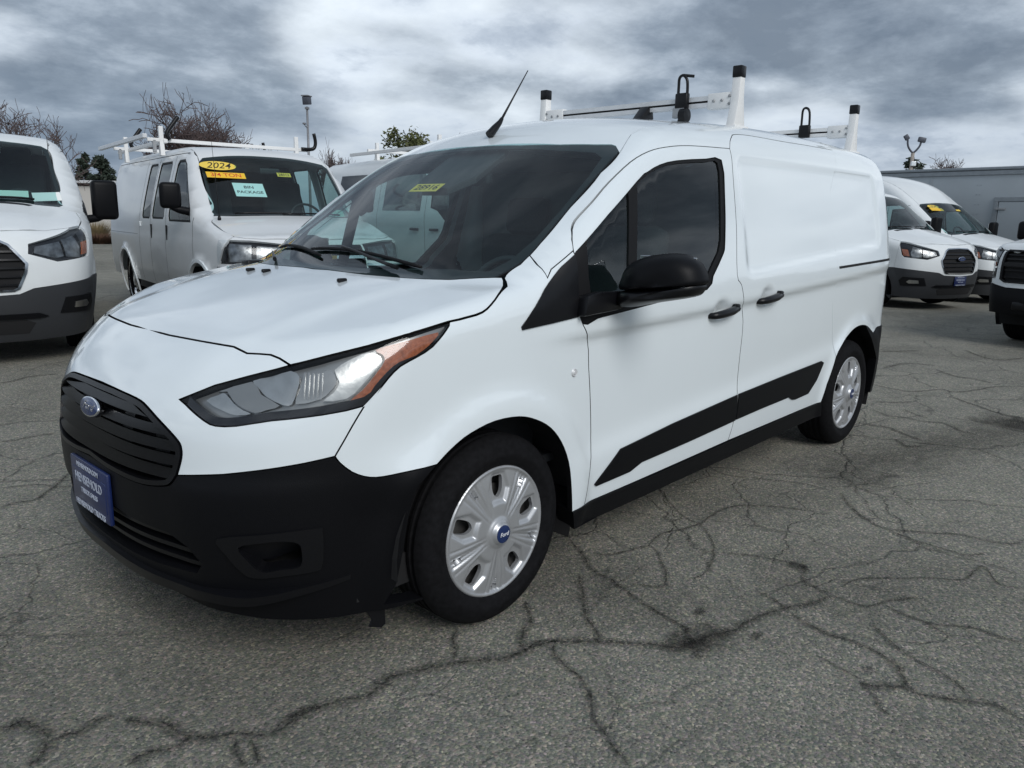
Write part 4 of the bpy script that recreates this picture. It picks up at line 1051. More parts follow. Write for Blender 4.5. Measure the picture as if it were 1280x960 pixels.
    panel(H, 'grille_frame', [mir(gr), gi], 'C', sp['frame_mat'], van, .05, off=.010, depth=.04, gap=0)
    panel(H, 'grille_mesh', mir(gr), 'C', DARKIN, van, .08, off=-.03, depth=0, gap=-.006)
    for z0 in sp['slats']:
        g = gi
        xs = [g[i-1, 0]+(g[i, 0]-g[i-1, 0])*(z0-g[i-1, 1])/(g[i, 1]-g[i-1, 1]) for i in range(len(g)) if (g[i-1, 1]-z0)*(g[i, 1]-z0) < 0]
        if xs:
            w = max(xs)
            panel(H, 'grille_slat', [[-w, z0-.008], [w, z0-.008], [w, z0+.008], [-w, z0+.008]], 'C', BLACKS, van, .06, off=-.010, depth=.02, gap=0)
    # running gear
    for x in ax:
        for s in (1, -1):
            we, h, r0 = make_wheel(van, (x, s*(H.Wz(np.array([.4]))[0]-.135), H.R), s, R=H.R, w=.235)
            MB().lathe([(.0005, -.01), (.055, -.012), (.075, -.03), (.13, -.045), (.165, -.035), (.195, -.05), (r0-.012, -.03), (r0+.004, -.002)], (0, h, 0), 'y', 32).build('rim', sp['rim'], we, .6)
            for kk in range(8):
                t = 2*math.pi*kk/8
                MB().box((.150*math.cos(t), h-.036, .150*math.sin(t)), (.035, .012, .035), Matrix.Rotation(-t, 3, 'Y'), .006, 1).build('rim_opening', DARKIN, we)
            n = 16; V = []
            for kk in range(n+1):
                t = math.radians(-20+220*kk/n)
                for y in (.5, .93): V.append((x+(R+.03)*math.cos(t), s*y, H.R+(R+.03)*math.sin(t)))
            mesh('wheel_arch_liner', V+[(v[0], s*.5, v[2]) for v in V[::2]], [(2*i, 2*i+1, 2*i+3, 2*i+2) for i in range(n)]+[tuple(2*n+2+i for i in range(n+1))], DARKIN, van)
    MB().box(((ax[0]+ax[1])/2-.2, 0, .40), (abs(ax[1])+1.2, 1.5, .16)).build('underbody', DARKIN, van)
    MB().box(((ax[0]+ax[1])/2, .93, zs-.03), (abs(ax[1])-2*R-.05, .05, .13), bevel=.01).build('sill', BLACKP, van)
    MB().box(((ax[0]+ax[1])/2, -.93, zs-.03), (abs(ax[1])-2*R-.05, .05, .13), bevel=.01).build('sill', BLACKP, van)
def seams(H, van, lines, w=.0035):
    for l in lines:
        l = np.array(l, float); d = np.gradient(l, axis=0); n = np.stack([-d[:, 1], d[:, 0]], 1); n /= np.hypot(*n.T)[:, None]
        panel(H, 'door_seam', np.concatenate([l+n*w, (l-n*w)[::-1]]), 'L', DARKIN, van, .10, off=.0012, depth=0, gap=0, mirror=True)
def cab(van, x_w, z_b, z_dash, hw, seats=((.45,), (-.45,)), tub=LINER):
    MB().prism([(.10, .55), (.02, z_dash), (-.25, z_dash+.02), (-.42, z_dash-.06), (-.40, .6)], lambda a, b, d: (a+x_w, d, b), -hw, hw, .02).build('dashboard', DASH, van, .6)
    for (y,) in seats:
        st = empty('front_seat'); st.parent = van
        MB().box((x_w-1.0, y, z_b+.12), (.5, .52, .18), bevel=.05).build('seat_cushion', SEAT, st, .8)
        MB().box((x_w-1.28, y, z_b+.5), (.14, .50, .70), Matrix.Rotation(math.radians(-12), 3, 'Y'), .05).build('seat_back', SEAT, st, .8)
        MB().box((x_w-1.37, y, z_b+.93), (.09, .28, .2), None, .04).build('headrest', SEAT, st, .8)
    c0 = Vector((x_w-.52, .45, z_dash+.02)); a1 = Vector((0, 1, 0)); a2 = Vector((-.5, 0, .86))
    w_ = MB(); w_.tube([c0+(a1*math.cos(t)+a2*math.sin(t))*.19 for t in np.linspace(0, 2*math.pi, 25)], .015, 6, False)
    w_.tube([c0-a1*.18, c0, c0+a1*.18], .015, 6); w_.tube([c0, c0+Vector((.2, 0, -.12))], .03, 6); w_.build('steering_wheel', DASH, van, .8)
    MB().box((x_w-1.62, 0, z_b+.42), (.03, hw*2-.22, 1.1)).build('bulkhead', SEAT, van)
def drop(H, van, name, x, y, m, size, dz=.004):
    q = H.lift(np.array([[x, y]]), 'T')[0]; MB().box((q[0], q[1], q[2]+dz), size, bevel=.004).build(name, m, van)
def screen_patch(H, van, name, x, y, w, h, m, lines=(), off=.011, oval=False, ang=0.):
    """a flat sticker or sheet on (or just behind) the windscreen, centred at plan point (x, y)"""
    q = H.lift(np.array([[x, y]]), 'T')[0]; n = H.G(q[None])[0]
    M = frame(q+n*off, (0, 1, 0), Vector(n).cross(Vector((0, 1, 0)))) @ Matrix.Rotation(ang, 4, 'Z')
    pf = [(math.cos(t)*w/2, math.sin(t)*h/2) for t in np.linspace(0, 2*math.pi, 36, endpoint=False)] if oval else [(-w/2, -h/2), (w/2, -h/2), (w/2, h/2), (-w/2, h/2)]
    o = MB().prism(pf, lambda a, b, d: (a, b, d), 0, .001).build(name, m, van); o.matrix_local = M
    for s_, sz, x_, y_, mm, sh, sx in lines:
        text('sticker_text', s_, sz, mm, o, Matrix.Translation((x_, y_, .0012)), .0003, sh, .0008, sx)
    return o
TRS = dict(
    ws_base=[[.06, 0], [.045, .30], [.0, .58], [-.045, .76]], ws_side=[[-.045, .76], [-.10, .80], [-.30, .795], [-.60, .765], [-.84, .735]],
    ws_top=[[-.84, .735], [-.875, .68], [-.84, .40], [-.82, 0]], yj=.74, xe=-4.75, yr=.84,
    hood=[[.895, 0], [.87, .25], [.83, .42], [.74, .62], [.60, .80], [.48, .90], [.28, .93], [.05, .90], [-.045, .76]], hood_side=5, s0=1.02,
    zj=.735, zsill=.48, arch=.44,
    windows=[[(-.42, 1.18), (-.50, 1.19), (-.86, 1.20), (-1.12, 1.36), (-1.30, 1.40), (-1.33, 1.85), (-1.0, 1.87), (-.86, 1.80), (-.38, 1.30)]],
    headlight=[(.42, .955), (.60, .885), (.90, .92), (.935, .96), (.99, 1.195), (.90, 1.18), (.70, 1.115), (.44, 1.035)],
    grille=[(0, 1.085), (.25, 1.075), (.315, 1.035), (.405, .875), (.39, .80), (.335, .665), (.30, .645), (0, .635)],
    joint=[(0, .60), (.33, .62), (.42, .665), (.70, .70), (1.02, .735)],
    bumper_bottom=[(1.10, .24), (.70, .22), (.35, .21), (0, .21)],
    lamps=[('beam_reflector', [(.46, .965), (.60, .915), (.66, .93), (.66, 1.06), (.48, 1.02)], REFLD, .010), ('beam_reflector', [(.675, .925), (.80, .915), (.82, 1.0), (.80, 1.11), (.68, 1.075)], REFLD, .010),
           ('turn_signal', [(.83, .935), (.915, .945), (.945, 1.06), (.86, 1.05)], AMBER, 0), ('grey_bezel', [(.845, 1.06), (.95, 1.075), (.97, 1.17), (.85, 1.13)], BEZEL, 0)],
    slats=(.70, .77, .84, .91, .98, 1.04), bumper_mat=mat('dark_bumper_plastic', (.028, .030, .034), .5, grain=(300, .12, .15)), frame_mat=CHROME, rim=GALV)
def big_mirror(van, x, y, z, w, h, arm_z, m=BLACKP):
    for s in (1, -1):
        mr = empty('door_mirror'); mr.parent = van
        MB().box((x, s*y, z), (.13, w, h), Matrix.Rotation(s*math.radians(8), 3, 'Z'), .045, 3).build('mirror_shell', m, mr, .9)
        MB().box((x-.064, s*y, z), (.012, w-.04, h-.06), Matrix.Rotation(s*math.radians(8), 3, 'Z'), .004).build('mirror_glass', CHROME, mr)
        b = MB(); b.tube([(x+.06, s*(.96), arm_z-.02), (x+.02, s*(y-w*.35), arm_z), (x, s*y, arm_z+.03)], [.045, .04, .03], 10)
        b.build('mirror_arm', m, mr, .9)
def make_transit(high):
    H = TransitHull(high)
    van = empty('delivery_van')
    sp = dict(TRS, paint=PAINT2)
    if high: sp['yj'] = .70
    shared(H, van, sp)
    seams(H, van, [[(-1.42, z) for z in np.linspace(.50, 1.92, 12)], [(-.28-.06*math.sin((z-.5)*2.2), z) for z in np.linspace(.80, 1.28, 8)], [(-2.75, z) for z in np.linspace(.50, 1.92, 12)], [(x, 1.93) for x in np.linspace(-1.42, -.95, 6)]])
    panel(H, 'mirror_sail', [(-.12, 1.30), (-.05, 1.22), (-.42, 1.16), (-.42, 1.32), (-.36, 1.42)], 'L', BLACKS, van, .06, off=.004, depth=.01, gap=0, mirror=True)
    big_mirror(van, -.36, 1.185, 1.43, .24, .39, 1.25)
    for s in (1, -1):
        panel(H, 'hood_vent', [[.12, s*.12], [.10, s*.52], [.045, s*.55], [.065, s*.12]], 'T', BLACKS, van, .06, off=.003, depth=.01, gap=0)
        fl = np.array([(.66, .475), (.82, .47), (.86, .50), (.82, .545), (.68, .54)])*[s, 1]
        panel(H, 'fog_lamp_bezel', np.array([(.58, .44), (.90, .43), (.93, .52), (.88, .585), (.62, .575)])*[s, 1], 'C', BLACKS, van, .06, off=.016, depth=.02, gap=0)
        panel(H, 'fog_lamp', np.array([(.68, .48), (.80, .475), (.83, .50), (.80, .535), (.69, .53)])*[s, 1], 'C', REFL, van, .04, off=.021, depth=.01, gap=0)
        for x in (-1.16, -1.66):
            c = H.lift(np.array([[x, 1.12]]), 'L')[0]
            MB().box((x, s*(c[1]+.022), 1.115), (.20, .03, .035), bevel=.010).build('door_handle', BLACKS, van, .9)
        MB().tube([(.02-.10*t, -s*.05+s*(.10+.52*t), H.lift(np.array([[.02-.10*t, -s*.05+s*(.10+.52*t)]]), 'T')[0][2]+.02) for t in np.linspace(0, 1, 6)], .011, 6).build('wiper', BLACKS, van)
    panel(H, 'lower_intake', mir([[0, .40], [.36, .40], [.42, .37], [.38, .28], [0, .28]]), 'C', DARKIN, van, .08, off=.010, depth=0, gap=0)
    panel(H, 'bumper_step', mir([[0, .455], [.44, .455], [.50, .425], [.44, .412], [0, .412]]), 'C', BLACKP, van, .06, off=.022, depth=.03, gap=0)
    e = H.lift(np.array([[0., .90]]), 'C')[0]
    em = MB().prism([(math.cos(t)*.095, math.sin(t)*.04) for t in np.linspace(0, 2*math.pi, 32, endpoint=False)], lambda a, b, d: (e[0]+d, e[1]+a, e[2]+b), .0, .022, .005).build('oval_emblem', CHROME, van, .6)
    MB().prism([(math.cos(t)*.087, math.sin(t)*.034) for t in np.linspace(0, 2*math.pi, 32, endpoint=False)], lambda a, b, d: (e[0]+d, e[1]+a, e[2]+b), .018, .0245).build('emblem_field', BLUE, em)
    text('emblem_script', 'Ford', .045, CHROME, em, frame((e[0]+.0248, e[1], e[2]), (0, 1, 0), (0, 0, 1)), .0005, .25)
    cab(van, -.10, .95, 1.33, .86)
    MB().box((-.80, .02, 1.80), (.04, .24, .07), bevel=.02).build('rear_view_mirror', DASH, van)
    return van, H
def rack(van, z0, xs, hw, post, rail_x=None, drop_side=False):
    """white ladder rack of crossbars, posts, long rails and black clamps"""
    rk = empty('ladder_rack'); rk.parent = van
    for x in xs:
        MB().box((x, 0, z0+.14), (.04, hw*2, .042), bevel=.006).build('crossbar', RACKW, rk)
        for s in (1, -1):
            MB().prism([(-.05, z0-.04), (.05, z0-.04), (.026, z0+.12), (.020, z0+post), (-.020, z0+post), (-.026, z0+.12)], lambda a, b, d, s=s: (x+a, s*(hw-.16)+d, b), -.025, .025, .004).build('rack_post', RACKW, rk)
        c = [(x+.03, hw-.1, z0+.15), (x+.03, hw+.06, z0+.16), (x+.03, hw+.10, z0+.24), (x+.03, hw+.08, z0+.36)]
        MB().tube(crom(np.array(c), 4), .024, 8).build('ladder_clamp', BLACKS, rk)
        if drop_side:
            c = [(x+.03, -hw+.25, z0+.15), (x+.03, -hw+.22, z0+.22), (x+.03, -hw+.30, z0+.34), (x+.03, -hw+.36, z0+.42)]
            MB().tube(crom(np.array(c), 4), .026, 8).build('ladder_clamp', BLACKS, rk)
    if rail_x:
        for s in (1, -1):
            MB().box(((rail_x[0]+rail_x[1])/2, s*(hw-.02), z0+.10), (abs(rail_x[0]-rail_x[1]), .045, .045), bevel=.005).build('side_rail', RACKW, rk)
    return rk
R_ = math.radians
trL, HT = make_transit(False)
trL.location = (-.105, -6.05, 0); trL.rotation_euler = (0, 0, R_(74.5))
trT1 = dup(trL)
trT3 = dup(trL)
def at_place(o, x, y, z, yaw): o.location = (x, y, z); o.rotation_euler = (0, 0, R_(yaw))
at_place(trT1, -13.9, -2.05, -.13, 70)
at_place(trT3, -5.92, -3.95, .04, 81)
GRP = 'white delivery vans parked in the row behind'
props(trL, 'large white delivery van cut off by the left edge, chrome-framed grille and dark bumper', 'van', GRP)
props(trT1, 'white delivery van with blue front plate peeking out behind the near van on the right', 'van', GRP)
props(trT3, 'white van with roof rack seen side-on through the windscreen of the near van', 'van', GRP)
trT2, HT2 = make_transit(True)
at_place(trT2, -16.6, -1.6, -.2, 72)
props(trT2, 'tall white high-roof van with orange windscreen stickers in front of the grey trailer', 'van', GRP)
# what tells them apart
plate(trT1, (1.055, 0, .52), (0, 1, 0), (0, 0, 1), .312, .165, [('HENSEHOLD.COM', .022, .064, 1.0), ('HENSEHOLD', .042, .020, .95), ('TRUCK SALES', .022, -.018, 1.05), ('HENSEHOLD TRUCKS', .027, -.068, .95)])
for v_, y_ in ((trT1, -.42), (trT2, .25)): screen_patch(HT, v_, 'stock_sticker', -.62, y_, .14, .05, YELLOW)
screen_patch(HT2, trT2, 'year_sticker', -.74, -.44, .36, .12, YELLOW, [('2024', .10, 0, 0, BLACKINK, .1, 1.)], oval=True)
screen_patch(HT2, trT2, 'payload_sticker', -.66, -.42, .42, .09, YELLOW2)
screen_patch(HT, trL, 'window_sheet', -.20, .68, .24, .13, PAPER, off=-.015, ang=.1)
screen_patch(HT, trL, 'dash_sheet', -.17, .40, .26, .10, mat('pale_green_sheet', (.55, .70, .62), .8), off=-.03)
# passenger glass and a rack on the van seen through the near windscreen
for nm, q in (('sliding_door_glass', [(-1.55, 1.36), (-2.60, 1.36), (-2.60, 1.88), (-1.55, 1.88)]), ('quarter_glass', [(-2.9, 1.36), (-4.1, 1.36), (-4.1, 1.88), (-2.9, 1.88)])):
    panel(HT, nm, np.array(q), 'L', mat('dark_tinted_glass', (.012, .014, .016), .06, 0, .5), trT3, .12, off=.004, depth=.008, gap=0, mirror=True)
rack(trT3, 2.10, (-1.55, -3.3), .86, .26, (-1.2, -3.9))
screen_patch(HT, trT3, 'stock_sticker', -.55, -.60, .14, .05, YELLOW)

EXS = dict(
    ws_base=[[.0, 0], [-.015, .35], [-.05, .62], [-.11, .80]], ws_side=[[-.11, .80], [-.18, .795], [-.40, .778], [-.70, .745]], ws_top=[[-.70, .745], [-.735, .70], [-.73, .40], [-.72, 0]],
    yj=.74, xe=-4.55, yr=.84, hood=[[.82, 0], [.80, .35], [.755, .62], [.70, .76], [.62, .84], [.40, .88], [.10, .89], [-.11, .80]], hood_side=4, s0=1.02, zj=.72, zsill=.42, arch=.42,
    windows=[[(-.30, 1.20), (-1.16, 1.20), (-1.20, 1.26), (-1.20, 1.83), (-1.14, 1.88), (-.92, 1.88), (-.80, 1.82), (-.36, 1.34)],
             [(-1.42, 1.22), (-1.93, 1.22), (-1.96, 1.25), (-1.96, 1.85), (-1.92, 1.88), (-1.45, 1.88), (-1.41, 1.84), (-1.39, 1.25)],
             [(-2.08, 1.22), (-2.44, 1.22), (-2.47, 1.25), (-2.47, 1.85), (-2.43, 1.88), (-2.11, 1.88), (-2.07, 1.84), (-2.05, 1.25)]],
    headlight=[(.42, .845), (.78, .82), (.995, .815), (1.005, .83), (.985, 1.035), (.97, 1.05), (.70, 1.045), (.42, 1.01)],
    grille=[(0, 1.0), (.39, 1.0), (.40, .84), (.40, .70), (0, .70)], joint=[(0, .66), (.42, .66), (.75, .66), (1.02, .68)],
    bumper_bottom=[(1.10, .34), (.7, .32), (.35, .32), (0, .32)],
    lamps=[('beam_reflector', [(.46, .865), (.63, .855), (.64, 1.0), (.47, .985)], REFLD, .010), ('beam_reflector', [(.665, .855), (.84, .84), (.85, 1.02), (.68, 1.01)], REFLD, .010), ('side_reflector', [(.88, .84), (.97, .84), (.96, 1.02), (.89, 1.025)], BEZEL, 0)],
    slats=(.74, .79, .84, .89, .95), bumper_mat=BLACKP, frame_mat=BLACKS, rim=CHROME, paint=PAINT3)
def make_express():
    H = ExpressHull(); van = empty('full_size_van')
    shared(H, van, EXS)
    seams(H, van, [[(-1.30, z) for z in np.linspace(.44, 1.93, 12)], [(-2.02, z) for z in np.linspace(.44, 1.93, 12)], [(-2.60, z) for z in np.linspace(.44, 1.93, 12)], [(-.22, z) for z in np.linspace(.80, 1.25, 6)], [(x, 1.95) for x in np.linspace(-4.5, -.9, 14)]])
    seams(H, van, [[(x, 1.02) for x in np.linspace(-4.5, -2.7, 8)]], .002)
    big_mirror(van, -.48, 1.13, 1.475, .21, .27, 1.33)
    for s in (1, -1):
        f = np.array([s, 1.])
        panel(H, 'chrome_strip', np.array([(.41, .79), (1.0, .765), (1.0, .785), (.41, .815)])*f, 'C', CHROME, van, .06, off=.008, depth=.012, gap=0)
        panel(H, 'lamp_filler', np.array([(.42, .735), (.985, .72), (.985, .762), (.42, .785)])*f, 'C', BEZEL, van, .06, off=.004, depth=.01, gap=0)
        panel(H, 'marker_lamp', np.array([(.62, .675), (1.0, .675), (1.0, .715), (.62, .728)])*f, 'C', ORANGE, van, .06, off=.006, depth=.012, gap=0)
        for x in (-1.24, -1.96):
            c = H.lift(np.array([[x, 1.08]]), 'L')[0]
            MB().box((x, s*(c[1]+.004), 1.07), (.045, .012, .17), bevel=.005).build('door_handle', BLACKS, van)
        c = H.lift(np.array([[-2.55, 1.15]]), 'L')[0]
        MB().box((-2.55, s*(c[1]+.006), 1.15), (.05, .014, .06), bevel=.004).build('door_hinge', PAINT, van)
        MB().tube([(.01-.08*t, -s*.1+s*.7*t, H.lift(np.array([[.01-.08*t, -s*.1+s*.7*t]]), 'T')[0][2]+.022) for t in np.linspace(0, 1, 6)], .011, 6).build('wiper', BLACKS, van)
        for x in H.axles:     # bright lip round the wheel arch
            o_, i_ = arc(x, H.R, .455, 205, -15, 18), arc(x, H.R, .422, 205, -15, 18)
            lipm = panel(H, 'arch_lip', np.array(o_+i_[::-1])[:], 'L', PAINT, van, .08, off=.010, depth=.02, gap=0)[0] if s > 0 else panel(H, 'arch_lip', np.array(o_+i_[::-1]), 'L', PAINT, van, .08, off=.010, depth=.02, gap=0)[0]
            if s < 0: lipm.scale = (1, -1, 1)
    panel(H, 'grille_bar', mir([[0, .895], [.39, .895], [.39, .865], [0, .865]]), 'C', CHROME, van, .06, off=.012, depth=.02, gap=0)
    e = H.lift(np.array([[0., .88]]), 'C')[0]
    MB().prism([(-.09, -.018), (-.035, -.018), (-.035, -.032), (.035, -.032), (.035, -.018), (.09, -.018), (.09, .018), (.035, .018), (.035, .032), (-.035, .032), (-.035, .018), (-.09, .018)], lambda a, b, d: (e[0]+d, e[1]+a, e[2]+b), .010, .030, .003).build('bar_emblem', mat('emblem_gold', (.55, .36, .08), .3, .8), van)
    q = H.lift(np.array([[.06, -.80]]), 'T')[0]
    a_ = empty('whip_aerial'); a_.parent = van
    MB().lathe([(.018, -.01), (.018, .02), (.008, .05)], tuple(q), 'z', 10, True).build('aerial_base', BLACKS, a_)
    MB().tube([q+[0, 0, .04], q+[-.05, .0, .40], q+[-.11, .0, .78]], [.004, .003, .002], 6).build('aerial_mast', BLACKINK, a_)
    cab(van, -.12, .85, 1.24, .84)
    MB().box((-.66, .02, 1.78), (.04, .24, .07), bevel=.02).build('rear_view_mirror', DASH, van)
    rk = rack(van, 2.00, (-1.85, -3.75), 1.0, .30, None, True)
    MB().box((-3.15, -1.03, 2.175), (2.7, .05, .05), bevel=.006).build('drop_down_rail', ALU, rk)
    MB().box((-3.1, -.80, 2.13), (2.6, .045, .045), bevel=.006).build('side_rail', RACKW, rk)
    for x in (-1.85, -3.75): MB().box((x, -.92, 2.07), (.04, .04, .14), bevel=.004).build('rack_hanger', GALV, rk)
    screen_patch(H, van, 'year_sticker', -.61, -.58, .40, .135, YELLOW, [('2024', .125, 0, -.002, BLACKINK, .35, 1.05)], oval=True, off=.020)
    screen_patch(H, van, 'payload_sticker', -.500, -.53, .42, .085, YELLOW2, [('3/4 TON', .078, 0, 0, REDP, 0, 1.15)], off=.020)
    screen_patch(H, van, 'package_sheet', -.36, -.32, .34, .20, mat('pale_cyan_sheet', (.74, .86, .84), .7), [('BIN', .055, .0, .038, BLACKINK, 0, 1.3), ('PACKAGE', .055, 0, -.035, BLACKINK, 0, 1.2)], off=-.03)
    screen_patch(H, van, 'stock_sticker', -.52, .14, .16, .062, YELLOW, [('28312', .05, 0, 0, BLACKINK, 0, 1.)], off=-.02)
    screen_patch(H, van, 'dash_sheet', -.16, .58, .24, .13, mat('pale_green_sheet', (.55, .70, .62), .8), off=-.02)
    return van
ex = make_express()
at_place(ex, -2.951, -5.18, 0.02, 80.7)
props(ex, 'silvery white full-size van with drop-down ladder rack and yellow 2024 windscreen sticker', 'van')

PKS = dict(
    ws_base=[[-.33, 0], [-.345, .4], [-.38, .62], [-.44, .76]], ws_side=[[-.44, .76], [-.52, .775], [-.8, .73], [-1.08, .67]], ws_top=[[-1.08, .67], [-1.11, .62], [-1.10, .3], [-1.09, 0]],
    yj=.68, xe=-4.8, yr=.84, hood=[[.93, 0], [.925, .4], [.90, .70], [.84, .86], [.78, .92], [.4, .93], [-.1, .93], [-.35, .88], [-.44, .76]], hood_side=4, s0=1.02, zj=.74, zsill=.55, arch=.47,
    windows=[[(-.62, 1.27), (-1.5, 1.27), (-1.52, 1.80), (-1.25, 1.80), (-.75, 1.42)], [(-1.62, 1.27), (-2.7, 1.27), (-2.85, 1.50), (-2.7, 1.80), (-1.62, 1.82)]],
    headlight=[(.70, .79), (.98, .79), (.985, .83), (.955, 1.12), (.94, 1.135), (.70, 1.135)], grille=[(0, 1.13), (.66, 1.13), (.675, 1.10), (.66, .79), (.62, .755), (0, .755)],
    joint=[(0, .70), (.60, .70), (.72, .735), (1.02, .75)], bumper_bottom=[(1.12, .47), (.8, .40), (.4, .40), (0, .40)],
    lamps=[('lamp_bar', [(.72, 1.05), (.925, 1.05), (.92, 1.115), (.72, 1.115)], REFLD, .006), ('turn_signal', [(.76, .93), (.935, .93), (.935, .985), (.76, .985)], AMBER, 0), ('beam_reflector', [(.75, .81), (.95, .81), (.94, .91), (.75, .91)], REFLD, .008), ('side_light', [(.895, .83), (.955, .83), (.935, 1.10), (.895, 1.10)], FROST, 0), ('beam_reflector', [(.75, 1.0), (.89, 1.0), (.89, 1.04), (.75, 1.04)], REFL, .01)],
    slats=(.82, .90, .945, .985, 1.03, 1.08), bumper_mat=BLACKP, frame_mat=BLACKS, rim=BLACKS, paint=PAINT2)
def make_pickup():
    H = PickupHull(); v = empty('pickup_truck')
    shared(H, v, PKS)
    seams(H, v, [[(-.42, z) for z in np.linspace(.6, 1.22, 7)], [(-1.57, z) for z in np.linspace(.6, 1.8, 9)], [(-2.9, z) for z in np.linspace(.6, 1.4, 7)]])
    big_mirror(v, -.62, 1.16, 1.35, .24, .24, 1.24)
    for s in (1, -1):
        MB().box((.98, s*.55, .50), (.06, .16, .10), bevel=.02).build('tow_hook', BLACKS, v, .9)
        for x in (-1.35, -2.7): MB().box((x, s*1.0, 1.10), (.2, .03, .04), bevel=.01).build('door_handle', PAINT2, v)
    panel(H, 'grille_bar', mir([[0, .985], [.65, .985], [.65, .945], [0, .945]]), 'C', BLACKS, v, .06, off=.006, depth=.03, gap=0)
    cab(v, -.45, .85, 1.22, .8)
    return v
pk = make_pickup()
at_place(pk, -9.65, 1.42, -.06, -10)
props(pk, 'white pickup truck nose at the right edge with black grille and stacked headlights', 'pickup truck')

props(van_main := make_cargo_van(), 'white compact cargo van filling the foreground, facing lower left, blue dealer plate', 'van')
add_front_plate(van_main)
screen_patch(CH, van_main, 'stock_sticker', -.47, -.02, .175, .062, YELLOW, [('28916', .055, 0, 0, BLACKINK, 0, 1.05)], off=-.012)

